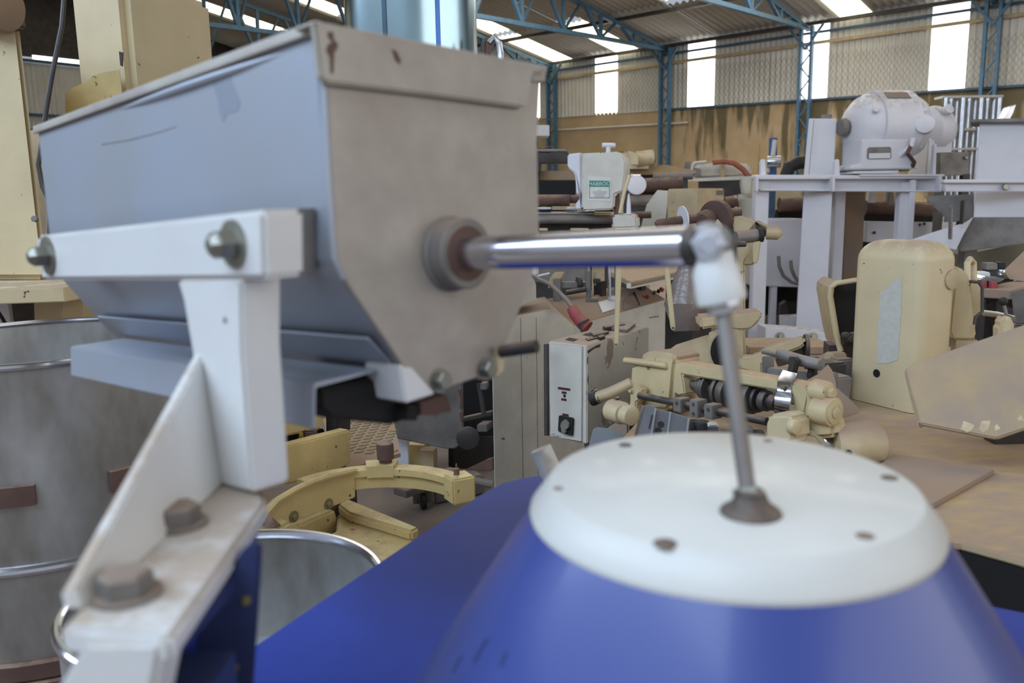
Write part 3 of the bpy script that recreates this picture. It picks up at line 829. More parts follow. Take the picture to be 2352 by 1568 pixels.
slope = B(); t0, t1 = onS(1290, 700), onS(1520, 643)
sl0, sl1 = a0 + bd * .16 + ZZ * .085, a1 + bd * .16 + ZZ * .085
slope.prism([a0, a1, sl1, sl0], -ZZ * .03 + bd * .02, .004, 1)
fill = B(); fill.prism([a0 + bd * .005, sl0, sl0 + bd * .19, V((sl0.x, sl0.y, a0.z)) + bd * .19], hdir * (a1 - a0).length * .99)
qd = PL(a0, (a1 - a0).cross(sl0 - a0)).off(-.002)
lab = B(); lab.pp(qd, [(1374, 694), (1412, 683), (1418, 707), (1384, 718)], -.001)
lab2 = B(); lab2.pp(qd, [(1432, 690), (1452, 670), (1470, 702), (1432, 712)], -.001)
lab3 = B(); lab3.pp(qd, [(1454, 672), (1457, 671), (1470, 700), (1468, 701)], -.003)
btn = []
for x, y, r_, mm in ((1486, 684, .012, 'red'), (1502, 675, .010, 'grey'), (1511, 672, .011, 'rubber'), (1518, 668, .015, 'red')):
    p0 = qd.at(x, y); k = B(); k.cyl(p0, -qd.n, r_, .02, 14, .003); btn.append(P('push_button', k, M[mm]))
vents = B()
for i in range(5): vents.pp(NB.off(-.001), [(1492 + i * 4.5, 727 - i * .6), (1494 + i * 4.5, 727 - i * .6), (1494 + i * 4.5, 731 - i * .6), (1492 + i * 4.5, 731 - i * .6)], .001)
hood = B(); q = NB.off(.0)
hood.prism([onS(1150, 700), onS(1222, 640), onS(1231, 650), onS(1232, 692), onS(1160, 716)], hd(-1) * .3, .006)
pl1 = B()
for x, y, w_, d_, h_ in ((1250, 690, .12, .2, .012), (1238, 680, .10, .12, .02), (1290, 688, .05, .18, .01), (1262, 668, .06, .05, .09)):
    p0 = onS(x, 712) + bd * (.12 + (700 - y) * .006); pl1.cbox(V((p0.x, p0.y, onS(1265, 708).z)), (w_, d_, h_), 38, .003, 1)
thing('packing_machine', 'long white dusty packing machine with sloped console behind the control box', 'machine', [
    P('end_body', b, M['offwhite']), P('panel_seam', seam, M['grey']), P('long_body', body2, M['offwhite']), P('console_top', slope, M['browng'], (P('paper_label', lab, M['paper']), P('grey_plate', lab2, M['grey']), P('bright_edge', lab3, M['bright']), *btn)),
    P('console_core', fill, M['browng']), P('vent_slots', vents, M['ink'], kind='stuff'), P('end_hood', hood, M['offwhite'])])
# loose mechanisms on its top
def heap(name, label, cat, items, mats):
    parts = []
    for (nm, bb_, mm) in items: parts.append(P(nm, bb_, M[mm]))
    thing(name, label, cat, parts)
ztop = sl0.z
q = hp(ztop + .001)
it = []
def upr(x, y, d, w_, h_, dep, head=38, bev=.002, zb_=None):
    p0 = W(x, y, d); b = B(); b.cbox(V((p0.x, p0.y, p0.z if zb_ is None else zb_)), (w_, dep, h_), head, bev, 1); return b
def pbox(px0, py0, px1, py1, d, dep, head=10, bev=.003):
    """box whose front face spans the pixel rectangle at depth d"""
    q = vp((px0 + px1) / 2, (py0 + py1) / 2, d, head)
    return B().pp(q, [(px0, py0), (px1, py0), (px1, py1), (px0, py1)], dep, bev)
def ppoly(pix, d, dep, head=10, bev=.003, cx=None):
    xs = [p[0] for p in pix]; ys = [p[1] for p in pix]
    q = vp(sum(xs) / len(xs), sum(ys) / len(ys), d, head)
    return B().pp(q, pix, dep, bev)
def ptube(pix, d, r_, seg=10):
    n = len(pix)
    ds = d if isinstance(d, (list, tuple)) else [d] * n
    return B().tube([W(x, y, dd) for (x, y), dd in zip(pix, ds)], r_, seg)
D = 4.0
thing('clamp_mechanism', 'small grey steel clamp mechanism standing on the packing machine', 'mechanism', [
    P('base_block', pbox(1270, 640, 1288, 692, 3.85, .06), M['grey']), P('cross_slide', pbox(1288, 648, 1345, 662, 3.85, .05), M['grey']),
    P('upright', pbox(1346, 622, 1357, 690, 3.8, .03), M['grey']), P('foot', pbox(1344, 686, 1373, 694, 3.8, .08), M['grey']),
    P('spindle', ptube([(1300, 672), (1345, 664)], 3.8, .012), M['dark']), P('hand_wheel', B().cyl(W(1325, 652, 3.85), hd(80), .035, .02, 20, .004), M['dark']),
    P('rod', ptube([(1352, 626), (1352, 600)], 3.85, .008), M['zinc']), P('rod', ptube([(1367, 624), (1366, 655)], 3.85, .006), M['zinc']), P('rod', ptube([(1399, 598), (1400, 682)], 3.9, .008), M['bright']),
    P('top_arm', pbox(1362, 640, 1378, 650, 3.8, .05), M['dark']), P('column', pbox(1411, 590, 1418, 686, 4.0, .03), M['grey']), P('flange', B().cyl(W(1411, 690, 3.9), ZZ, .03, .02, 20, .003), M['white'])])
thing('grey_side_table', 'low grey tray table with folded tan bracket on the packing machine', 'tray', [
    P('tray', ppoly([(1225, 612), (1345, 612), (1345, 650), (1225, 648)], 4.3, .3), M['grey']), P('bracket', ppoly([(1262, 640), (1272, 626), (1296, 626), (1288, 642), (1276, 642), (1268, 660), (1258, 662)], 3.9, .05), M['cream_d']),
    P('white_end', pbox(1219, 612, 1232, 632, 3.9, .08), M['white']), P('slat', ppoly([(1232, 632), (1262, 626), (1262, 630), (1232, 637)], 3.9, .03), M['white'])])
# brown covered feed table sloping up to the right behind
zt_ = W(1500, 655, 4.1)
b = B(); tp = [W(1420, 612, 4.9), W(1600, 606, 5.2), W(1600, 620, 4.3), W(1450, 664, 3.95), W(1425, 640, 4.3)]
q = PL(W(1500, 640, 4.3), (W(1600, 612, 4.7) - W(1450, 664, 3.95)).cross(W(1420, 612, 4.9) - W(1450, 664, 3.95)))
tp = q([(1405, 606), (1600, 602), (1600, 614), (1450, 647), (1400, 622)])
b.prism(tp, -ZZ * .03, .003, 1)
ap = B(); p0, p1 = q.at(1450, 647), q.at(1600, 614); ap.prism([p0 - ZZ * .008, p1 - ZZ * .008, p1 - ZZ * .042, p0 - ZZ * .036], bd * .03, .003)
lgs = []
for t in (.25, .85):
    p0 = q.at(1450, 647).lerp(q.at(1600, 614), t) + bd * .3; lgs.append(P('leg', B().cbox(V((p0.x, p0.y, sl0.z + .002)), (.05, .05, p0.z - .03 - sl0.z), 38), M['dark']))
thing('feed_table', 'brown dust covered feed table with pale apron behind the console', 'table', [P('table_top', b, M['brown']), P('apron', ap, M['offwhite']), *lgs])
# red plug and cord
thing('red_plug', 'red industrial cable plug with grey cord lying against the console', 'plug', [
    P('plug_body', B().tube([W(1313, 706, 3.45), W(1322, 722, 3.44), W(1338, 742, 3.42), W(1350, 752, 3.41)], [.022, .027, .028, .030], 16), M['red']),
    P('collar', ptube([(1326, 745), (1353, 733)], 3.38, .005), M['ink']),
    P('cord', ptube([(1313, 706), (1303, 690), (1285, 672), (1262, 652), (1240, 642), (1222, 632)], [3.45, 3.5, 3.55, 3.6, 3.7, 3.8], .009), M['grey']), P('tail', ptube([(1330, 742), (1338, 762), (1342, 775)], 3.4, .007), M['ink'])])

# control box on its post
ct = W(1348, 794, 3.0)
L = hd(-48.9); l_ = along(ct, L, 1260); Rr = hd(35); r_ = along(ct, Rr, 1491)
def dropto(p0, y):
    q0 = p0 - CAM; k = (CY - y) / FPX
    return (q0.dot(UP) - k * q0.dot(FW)) / (UP.z - k * FW.z)
h_ = dropto(ct, 1020)
b = B(); b.box(ct - ZZ * h_, L * l_, Rr * r_, ZZ * h_, .004, 2)
fq = PL(ct, L.cross(ZZ))
door = B(); door.prism(fq.off(-.008)([(1261, 790), (1336, 794), (1335, 1014), (1264, 1002)]), fq.n * .007, .0015, 1)
labs = []
exv, eyv = (-L).normalized(), ZZ
fo = fq.off(-.0088)
wfac = (fo.at(1309, 897) - fo.at(1281, 890)).length
for txt, (x0, y0), (x1, y1), hh in (('RESISTENCIA', (1281.5, 890.8), (1309.5, 894.8), 5.4), ('LIGA', (1290, 900.8), (1301, 902.2), 5.4), ('DESL.', (1289, 916.5), (1301, 918.3), 5.4), ('GERAL', (1291.5, 951.5), (1306, 954), 5.4)):
    p = [fo.at(x0, y0 - hh / 2), fo.at(x1, y1 - hh / 2), fo.at(x1, y1 + hh / 2), fo.at(x0, y0 + hh / 2)]
    k = B(); k.prism(p, fq.n * .0005)
    c_ = (p[0] + p[2]) / 2 - fq.n * .0004
    wd = (p[1] - p[0]).length
    tx = B(); tx.text(txt, c_, exv, ZZ, min((p[0] - p[3]).length * .95, wd / (len(txt) * .62)))
    labs.append(P('label_strip', k, M['labelred'], (P('lettering', tx, M['paper']),)))
hole = B(); hole.cyl(fo.at(1296.5, 909), fq.n, .0062, .0005, 20)
sw = B(); sw.pp(fq.off(-.018), [(1283, 955), (1285, 954), (1314, 960), (1316, 963), (1314, 999), (1311, 1000), (1283, 991), (1281, 988)], .0095, .001)
kn = B(); kq = fq.off(-.030)
kn.pp(kq, [(1296, 963), (1302, 968), (1306, 975), (1305, 983), (1299, 987), (1299, 994), (1294, 996), (1289, 993), (1288, 985), (1286, 978), (1288, 970)], .011, .002)
scrib = B()
sc_pts = [(1266, 998), (1271, 996), (1275, 998), (1270, 1001), (1276, 1003), (1280, 999), (1279, 1004), (1283, 1006), (1282, 1001), (1288, 1001)]
scrib.tube(fo(sc_pts), .0006, 5)
pipe = B(); pipe.tube([W(1255, 790, 3.04), W(1256, 1000, 3.02)], .010, 10)
topslots = []
tqz = hp(ct.z + .0008)
for pts in ([(1298, 780), (1308, 775), (1327, 779), (1317, 784)], [(1338, 769), (1347, 765), (1366, 768), (1356, 772)]):
    k = B(); k.prism(tqz(pts), ZZ * .0005); topslots.append(P('slot', k, M['black']))
lid = B(); lid.prism(tqz([(1392, 757), (1418, 744), (1460, 748), (1440, 764)]), ZZ * .012, .002, 1)
fit_ = []
for pts, hh in (([(1360, 772), (1394, 764), (1398, 767), (1364, 776)], .010), ([(1384, 757), (1432, 750), (1436, 753), (1390, 761)], .016), ([(1372, 778), (1384, 775), (1390, 778), (1378, 782)], .012), ([(1344, 779), (1372, 773), (1376, 776), (1350, 783)], .004)):
    k = B(); k.prism(tqz(pts), ZZ * hh, .001, 1); fit_.append(P('hinge_piece', k, M['dark']))
lid2 = B(); lid2.prism(tqz([(1352, 765), (1372, 757), (1400, 765), (1378, 774)]), ZZ * .006, .002, 1)
pw = B(); pp_ = ct + L * l_ * .5 + Rr * r_ * .5; pw.cbox(V((pp_.x, pp_.y, 0)), (.09, .12, ct.z - h_), 35, .003)
chip = B(); sqd = PL(ct, Rr.cross(ZZ)).off(-.0006)
for pts in ([(1349, 806), (1358, 800), (1372, 792), (1380, 790), (1378, 797), (1366, 800), (1358, 806), (1350, 812)], [(1349, 870), (1352, 858), (1351, 880), (1350, 884)], [(1349, 820), (1351, 818), (1351, 834), (1349, 836)]):
    chip.pp(sqd, pts, .0005)
thing('control_box', 'dirty white control box with rotary switch and red label strips', 'control box', [
    P('box_body', b, M['boxpaint'], (P('chipped_paint', chip, M['ink']), *topslots)), P('door', door, M['offwhite'], labs + [P('indicator_hole', hole, M['black']), P('handwriting', scrib, M['navy'])]),
    P('switch_plate', sw, M['rubber'], (P('rotary_knob', kn, M['knobgrey']),)), P('side_pipe', pipe, M['dark']), P('lid', lid, M['grey']), P('lid', lid2, M['grey']), *fit_, P('post', pw, M['grey'])])

# bed of the cream machine and dusty work table
BZ = .96
bed = B(); bed.prism(hp(BZ)([(1430, 1004), (1560, 862), (1700, 796), (1900, 796), (2352, 796), (2700, 900), (2700, 1330), (2352, 1290), (2206, 1250), (2120, 1240), (1800, 1120)]), -ZZ * .012, .003)
sk = B(); bq = hp(BZ - .013)([(1500, 1004), (1600, 880), (1720, 812), (1900, 812), (2352, 812), (2600, 900), (2600, 1230), (2352, 1225), (2230, 1200), (1900, 1110)])
sk.prism(bq, -ZZ * (BZ - .013), .01)
edge = B(); edge.prism(hp(BZ + .002)([(2206, 1249), (2352, 1289), (2700, 1330), (2700, 1322), (2352, 1279), (2216, 1244)]), -ZZ * .012, .003)
slot = B(); q = PL(hp(BZ - .05).at(2300, 1296), hp(BZ - .05).at(2352, 1312) - hp(BZ - .05).at(2206, 1275)); 
e_ = hp(BZ)([(2212, 1256), (2500, 1330)]); slot.prism([e_[0] - ZZ * .013, e_[1] - ZZ * .013, e_[1] - ZZ * .40, e_[0] - ZZ * .40], V((.02, .08, 0)), .002)  # black panel painting the darkness below the bed edge
rail_ = B(); rail_.prism([e_[0] - ZZ * .105, e_[1] - ZZ * .105, e_[1] - ZZ * .15, e_[0] - ZZ * .15], V((-.005, -.02, 0)), .002)
flat = B(); flat.prism(hp(BZ + .012)([(2284, 1078), (2142, 1157), (1960, 1110), (2052, 1042), (2150, 1055)]), -ZZ * .0115, .001)
lump = B(); p0 = W(1915, 1022, 2.0); lump.tube([p0 + V((0, 0, .0)), p0 + V((.03, .0, .0)), p0 + V((.10, .03, -.005))], [.046, .056, .058], 24)
hl = B(); hl.cyl(W(1948, 1040, 1.93), -FW, .008, .004, 16)
thing('machine_bed', 'broad dust covered machine bed and work table at the right', 'machine bed', [P('bed_plate', bed, M['brown']), P('front_edge', edge, M['cream_d']), P('plinth', sk, M['dark']), P('shade_panel', slot, M['black']), P('lower_rail', rail_, M['grey'])])
solo('flat_plate', 'thin dusty square plate lying on the work table', 'plate', flat, M['browng'])
thing('cream_roller_end', 'rounded cream cast cylinder end on the bed left of the square plate', 'roller', [P('casting', lump, M['cream_d'], (P('hole', hl, M['black']),))])
cap = B(); cp = W(1902, 1010, 2.02); ca = (V((.35, -.5, .8))).normalized(); cap.lathe(cp, ca, [(-.02, .022), (0, .022), (.0, .030), (.006, .031), (.012, .026), (.016, .012), (.017, .001)], 32)
solo('silver_cap', 'small domed silver cap tilted beside the cream cylinder end', 'cap', cap, M['bright'])
wdg = B(); wdg.pp(vp(1840, 1010, 2.0, 20), [(1790, 1015), (1850, 988), (1880, 995), (1905, 1030), (1890, 1060), (1780, 1050)], .12, .012)
solo('dusty_casting', 'dusty brown sloping casting behind the silver cap', 'casting', wdg, M['cream_d'])
# cream machine head: bar, cam shaft, rods, levers
HD = 57.4; SD = -32.6
PS = vp(1700, 890, 2.2, HD)
axd = -hd(SD)                                    # along the shaft towards the right and nearer
fr = B(); fr.pp(PS, [(1540, 840), (1546, 832), (1556, 832), (1786, 874), (1818, 880), (1850, 886), (1858, 900), (1846, 956), (1832, 956), (1824, 940), (1820, 908), (1786, 897), (1566, 860), (1570, 880), (1573, 906), (1560, 908), (1546, 902)], .06, .004)
hs_ = B(); hs_.pp(PS.off(-.01), [(1447, 838), (1462, 832), (1470, 818), (1486, 812), (1540, 812), (1552, 822), (1548, 850), (1541, 930), (1530, 944), (1470, 942), (1446, 930), (1443, 890)], .11, .024, 4)
cap_ = B(); cap_.pp(PS.off(.0), [(1470, 820), (1480, 809), (1500, 806), (1545, 812), (1556, 824), (1545, 832), (1480, 828)], .10, .006)
lug = B(); lug.tube([PS.off(-.012).at(1434, 826), PS.off(-.012).at(1436, 827), PS.off(-.012).at(1530, 839), PS.off(-.012).at(1532, 839)], [.006, .010, .011, .006], 12)
link = B(); link.pp(PS.off(-.05), [(1446, 890), (1456, 884), (1468, 888), (1472, 900), (1468, 918), (1460, 924), (1458, 962), (1446, 964), (1440, 955), (1446, 920)], .03, .004)
lp_ = B(); lp_.hexbolt(PS.off(-.05).at(1450, 896), -PS.n, .008, .006, .011, .002)
cyl_ = B(); p0 = W(1402, 940, 2.2); cyl_.cyl(p0, axd, .030, .055, 28, .006)
cyl2 = B(); cyl2.cyl(p0 + axd * .058, axd, .026, .03, 24, .003)
cs = B(); cs.hexbolt(W(1418, 918, 2.18), V((0, -.3, 1)), .006, .006, .009)
shf = PS.off(.035)
s0, s1 = shf.at(1575, 880), shf.at(1806, 930); sa = (s1 - s0).normalized(); sl_ = (s1 - s0).length
cam_ = B(); cam_.lathe(s0, sa, [(0, .014), (sl_, .014)], 20)
bc = B(); bc.lathe(s0 - sa * .008, sa, [(0, .018), (.004, .021), (.022, .021), (.026, .016)], 24)
discs = []
def disc_at(x, y, r_, t, mm='caststeel'):
    p0 = shf.at(x, y); u_ = (p0 - s0).dot(sa); k = B(); k.lathe(s0 + sa * u_, sa, [(0, r_ * .96), (.003, r_), (t - .003, r_), (t, r_ * .96)], 32); discs.append(P('cam_disc', k, M[mm]))
for x, y, r_, t, mm in ((1606, 887, .024, .012, 'caststeel'), (1616, 889, .034, .012, 'caststeel'), (1628, 891, .042, .008, 'caststeel'), (1652, 897, .043, .012, 'caststeel'), (1664, 900, .042, .022, 'caststeel'), (1690, 905, .036, .02, 'dark'), (1722, 912, .044, .018, 'caststeel'), (1740, 916, .036, .010, 'dark'), (1752, 919, .028, .02, 'caststeel'), (1772, 924, .022, .02, 'dark')):
    disc_at(x, y, r_, t, mm)
clipb = B(); ck = PS.off(-.004)
def strap(pl, rows, t):
    """bent strap: rows of (left pixel, right pixel, lift off the plane)"""
    k = B(); vs, fs = [], []
    for (xl, yl, xr, yr, o) in rows:
        a, c = pl.off(-o).at(xl, yl), pl.off(-o).at(xr, yr)
        vs += [a, c, c + pl.n * t, a + pl.n * t]
    for i in range(len(rows) - 1):
        for j in range(4): fs.append((4 * i + j, 4 * i + (j + 1) % 4, 4 * i + 4 + (j + 1) % 4, 4 * i + 4 + j))
    fs += [(3, 2, 1, 0), tuple(4 * (len(rows) - 1) + j for j in range(4))]
    return k.add(vs, fs)
clipb = strap(ck, [(1798, 850, 1829, 858, -.06), (1786, 873, 1818, 878, .0), (1784, 888, 1816, 893, 0), (1786, 898, 1816, 903, .004), (1780, 908, 1816, 914, .013), (1778, 925, 1814, 930, .020), (1778, 945, 1810, 952, .016), (1782, 955, 1806, 960, .006)], .003)
clipn = B(); clipn.hexbolt(ck.off(-.001).at(1800, 889), -PS.n, .007, .007)
r0, r1 = PS.off(-.06).at(1469, 908), PS.off(-.06).at(1762, 968); ra = (r1 - r0).normalized()
rod_ = B(); rod_.tube([r0, r1], .0105, 16)
clamps = []
for (x, y), sc_ in (((1568, 921), 1), ((1606, 931), 1.25), ((1640, 936), 1)):
    p0 = PS.off(-.06).at(x, y); u_ = (p0 - r0).dot(ra); c_ = r0 + ra * u_
    up = (ZZ - ra * ZZ.dot(ra)).normalized(); ot = ra.cross(up).normalized()
    if ot.dot(CAM - c_) < 0: ot = -ot
    k = B(); hgt = .038 * sc_; k.box(c_ - ra * .016 - up * hgt / 2 - ot * .016, ra * .032, up * hgt, ot * .038, .002, 2)
    ss = []
    for dz in ((.0,) if sc_ == 1 else (.012, -.014)):
        z_ = B(); z_.lathe(c_ + up * (dz + (.006 if sc_ == 1 else 0)) + ot * .0221, ot, [(0, .0058), (.001, .0055), (.001, .003), (-.001, .0028), (-.001, .0001)], 16); ss.append(P('socket_screw', z_, M['ink']))
    clamps.append(P('rod_clamp', k, M['grey'], ss))
eb = B(); eb.pp(PS.off(-.09), [(1756, 965), (1764, 952), (1806, 950), (1820, 962), (1822, 1012), (1790, 1040), (1756, 1030)], .07, .014, 3)
eb2 = B(); eb2.cyl(PS.off(-.085).at(1815, 978), ra, .018, .02, 20, .004)
kn1 = B(); kn1.pp(PS.off(.0), [(1850, 886), (1866, 878), (1872, 890), (1868, 950), (1852, 964), (1848, 950)], .04, .005)
bo = B(); bo.cyl(PS.at(1868, 893), axd, .026, .045, 28, .006)
bon = B(); bon.hexbolt(PS.at(1868, 893) + axd * .045, axd, .013, .014)
bg_ = B(); bg_.cyl(PS.at(1876, 937), axd, .036, .05, 32, .005)
bgw = B(); bgw.cyl(PS.at(1876, 937) + axd * .0502, axd, .029, .003, 28, .001); bgw.cyl(PS.at(1876, 937) + axd * .0535, axd, .014, .003, 20, .001)
bbs = B(); bbs.pp(PS.off(-.01), [(1852, 945), (1900, 955), (1912, 975), (1914, 1005), (1850, 1010)], .06, .01)
spr = B(); hx = []
c0 = W(1826, 962, 2.08)
for i in range(60):
    a = i / 60 * 2 * math.pi * 6; hx.append(c0 + V((math.cos(a) * .006, math.sin(a) * .006, -.05 + i / 60 * .06)))
spr.tube(hx, .0014, 6)
lev = B(); lev.tube([W(1370, 913, 2.25), W(1402, 902, 2.22), W(1450, 878, 2.2)], [.016, .016, .014], 14)
levb = B(); levb.tube([W(1357, 917, 2.26), W(1362, 915.5, 2.257), W(1374, 911, 2.245)], [.018, .020, .0185], 16)
lk = B(); lk.tube([W(1362, 893, 2.3), W(1366, 897, 2.3), W(1372, 905, 2.28)], .009, 10)
thing('cam_shaft_head', 'cream cast machine head with cam discs, clamp rod and chrome strap', 'machine head', [
    P('frame_bar', fr, M['head']), P('gear_housing', hs_, M['head']), P('housing_cap', cap_, M['cream_d']), P('lug', lug, M['head']), P('link', link, M['head'], (P('link_bolt', lp_, M['head']),)),
    P('cylinder', cyl_, M['cream'], (P('screw', cs, M['dark']),)), P('cylinder_collar', cyl2, M['cream']), P('cam_shaft', cam_, M['caststeel']), P('end_cap', bc, M['rubber']), *discs,
    P('chrome_strap', clipb, M['chrome'], (P('strap_nut', clipn, M['bolt_ochre']),)), P('clamp_rod', rod_, M['dark']), *clamps, P('end_block', eb, M['cream'], (P('end_boss', eb2, M['cream']),)),
    P('knuckle', kn1, M['head']), P('boss', bo, M['head'], (P('nut', bon, M['head']),)), P('bearing', bg_, M['head'], (P('washer', bgw, M['head']),)), P('bearing_foot', bbs, M['head']), P('spring', spr, M['grey']),
    P('lever', lev, M['cream_d'], (P('lever_grip', levb, M['rubber']), P('lever_pin', lk, M['dark'])))])
# folded bright guide plates in front of it
gp_ = []
q = PL(W(1510, 965, 2.05), V((.25, .9, -.05)))
k = B(); k.pp(q, [(1478, 932), (1490, 929), (1506, 936), (1500, 1010), (1458, 1010)], .004, .001); gp_.append(P('side_plate', k, M['mirror']))
k = B(); k.pp(q.off(.012), [(1506, 938), (1540, 946), (1536, 1010), (1494, 1010)], .004, .001); gp_.append(P('rib_plate', k, M['mirror']))
k = B(); k.pp(q.off(.004), [(1540, 946), (1582, 960), (1576, 1012), (1530, 1012)], .004, .001); gp_.append(P('rib_plate', k, M['mirror']))
k = B(); k.tube(q.off(-.002)([(1477, 931), (1457, 1008)]), .003, 8); gp_.append(P('bright_edge', k, M['chrome']))
k = B(); k.pp(q.off(-.003), [(1496, 952), (1499, 952), (1492, 984), (1489, 984)], .003); gp_.append(P('slot_edge', k, M['chrome']))
for (xa, ya), (xb, yb) in (((1506, 938), (1494, 1010)), ((1540, 946), (1531, 1010)), ((1582, 960), (1576, 1010))):
    k = B(); k.tube(q.off(-.001)([(xa, ya), (xb, yb)]), .0022, 6); gp_.append(P('rib_edge', k, M['lightbolt']))
for x, y in ((1518, 974), (1512, 988)):
    k = B(); k.cyl(q.off(.011).at(x, y), -q.n, .008, .001, 16); gp_.append(P('rivet', k, M['dark']))
thing('guide_plates', 'folded reflective steel guide plates in front of the cam head', 'guide', gp_)
q = PL(W(1610, 980, 2.1), V((.1, 1, .2)))
sg = B(); hx = []
for i in range(80):
    a = i / 80 * 2 * math.pi * 9; p0 = W(1594, 965, 2.1).lerp(W(1588, 1005, 2.08), i / 80); hx.append(p0 + V((math.cos(a) * .009, math.sin(a) * .009, 0)))
sg.tube(hx, .002, 6)
thing('spring_plunger', 'black coil spring and plunger below the clamp rod', 'plunger', [P('coil_spring', sg, M['rubber']), P('plunger', B().cyl(W(1612, 1010, 2.1), ZZ, .020, .05, 20, .004), M['rubber']), P('base', pbox(1580, 1000, 1760, 1030, 2.12, .06), M['dark'])])
thing('chrome_blocks', 'two small chrome blocks below the clamp rod beside the thin rod', 'blocks', [P('block', pbox(1626, 977, 1650, 1010, 2.02, .04), M['bright']), P('block', pbox(1684, 982, 1708, 1010, 2.0, .04), M['bright']), P('block', pbox(1714, 984, 1730, 1010, 2.0, .03), M['bright']), P('carrier', pbox(1630, 1000, 1735, 1025, 2.04, .05), M['dark'])])
b = B(); b.pp(PL(W(1390, 1010, 2.35), V((.3, .9, -.35))), [(1362, 985), (1372, 980), (1400, 984), (1440, 1002), (1450, 1060), (1345, 1060), (1350, 1030)], .004, .001)
b2 = B(); p0 = W(1395, 1040, 2.37); b2.cbox(V((p0.x, p0.y + .02, 0)), (.12, .06, p0.z - .01), 0, .003)
thing('clear_guard', 'grey translucent guard sheet behind the white disc rim', 'guard', [P('sheet', b, M['black_film']), P('stand', b2, M['dark'])])
b = B(); b.pp(vp(1450, 960, 2.55, 30), [(1352, 1010), (1436, 956), (1444, 960), (1444, 1100), (1352, 1100)], .1, .006)
solo('brown_side_shelf', 'dusty brown side box below the lever handle', 'box', b, M['browng'])

# cream cowling with dark oval mouth, tray, second shaft
cw = B(); pq_ = vp(1600, 800, 2.75, 38)
cw.pp(pq_, [(1524, 822), (1532, 805), (1550, 792), (1580, 784), (1612, 777), (1634, 764), (1648, 770), (1640, 840), (1530, 850)], .22, .03, 4)
cwf = B(); cq = vp(1645, 800, 2.62, 10)
cwf.pp(cq, [(1624, 770), (1640, 758), (1700, 752), (1712, 768), (1716, 850), (1634, 850)], .03, .008)
ov = B(); cc = cq.off(-.001).at(1668, 805)
pts = []
for i in range(28):
    a = 2 * math.pi * i / 28; pts.append(cc + V((1, 0, 0)) * .050 * math.cos(a) + ZZ * .060 * math.sin(a))
ov.prism(pts, cq.n * .0008)
tr = B(); tq = vp(1680, 738, 2.6, 5)
tr.pp(tq, [(1607, 732), (1740, 718), (1755, 716), (1748, 735), (1728, 755), (1720, 758), (1700, 760), (1640, 752), (1610, 757)], .12, .008)
thing('cowling', 'cream rounded cowling with dark oval mouth and tray on top', 'cowling', [P('shell', cw, M['cream_d']), P('mouth_frame', cwf, M['cream_d'], (P('mouth', ov, M['black']),)), P('tray', tr, M['cream_d'])])
ar = B(); ar.pp(vp(1760, 820, 2.5, 20), [(1690, 838), (1700, 820), (1735, 818), (1760, 800), (1790, 790), (1838, 776), (1848, 774), (1852, 790), (1840, 800), (1800, 815), (1775, 828), (1752, 838), (1752, 865), (1700, 850)], .05, .008)
end = B(); end.cyl(W(1846, 800, 2.5), hd(100), .045, .012, 28, .004)
rl = B(); rl.tube([W(1780, 822, 2.56), W(1842, 803, 2.54)], .030, 20)
bp_ = B(); bp_.pp(vp(1752, 835, 2.4, 80), [(1750, 820), (1756, 818), (1756, 858), (1750, 858)], .03)
thing('swing_arm', 'cream swing arm carrying a dusty roller with dark end flange', 'arm', [P('arm', ar, M['cream_d']), P('end_flange', end, M['dark']), P('roller', rl, M['grey']), P('plate', bp_, M['grey'])])
rod3 = B(); rod3.tube([W(1753, 806, 2.35), W(1785, 815, 2.3), W(1788, 812, 2.3), W(1800, 816, 2.28), W(1840, 828, 2.22), W(1886, 838, 2.16)], [.008, .009, .015, .016, .016, .015], 14)
fk = []
for x in (1816, 1862):
    k = B(); k.pp(vp(x, 840, 2.2, 57), [(x - 6, 818), (x + 10, 820), (x + 12, 832), (x + 2, 870), (x - 12, 868), (x - 6, 835)], .02, .003); fk.append(P('fork', k, M['dark']))
sup = B(); sup.pp(vp(1800, 862, 2.3, 57), [(1760, 845), (1900, 860), (1900, 935), (1760, 925)], .05, .004)
thing('second_shaft', 'dusty grey second shaft with two forks behind the cam head', 'shaft', [P('shaft', rod3, M['grey']), *fk, P('support', sup, M['grey'])])
fan = B(); fq_ = PL(W(1910, 900, 2.12), V((-.2, .8, -.45)))
fan.pp(fq_, [(1855, 872), (1880, 858), (1902, 836), (1912, 850), (1920, 876), (1922, 890), (1948, 912), (1974, 938), (1972, 948), (1930, 962), (1915, 966), (1880, 950), (1860, 910)], .004, .001)
solo('bent_guard_sheet', 'dusty brown bent guard sheet leaning right of the cam head', 'sheet', fan, M['browng'])
# loose scrap behind it
for i, (x, y, d, s_, mm, lb, nm) in enumerate(((1935, 880, 2.45, .05, 'grey', 'dark grey scrap bracket lying against the tall cream cover', 'scrap_bracket'), (1930, 820, 2.7, .035, 'cream_d', 'small pale lump of scrap below the open cover', 'scrap_lump'), (1945, 835, 2.65, .04, 'grey', 'bluish grey scrap fitting below the pale lump', 'scrap_fitting'), (1920, 850, 2.55, .06, 'dark', 'dark flat scrap plate behind the bent guard sheet', 'scrap_plate'))):
    b = B(); p0 = W(x, y, d)
    b.box(V((p0.x - s_, p0.y, BZ + .001)), V((s_ * 1.6, s_ * .4, 0)), V((-s_ * .4, s_ * 1.2, 0)), V((.01, 0, max(.02, p0.z - BZ + s_ * .3))), .006)
    solo(nm, lb, 'scrap', b, M[mm])
bar3 = B(); bar3.box(W(1870, 880, 2.5) , W(1945, 818, 2.9) - W(1870, 880, 2.5), V((.05, .02, 0)), ZZ * .02, .003)
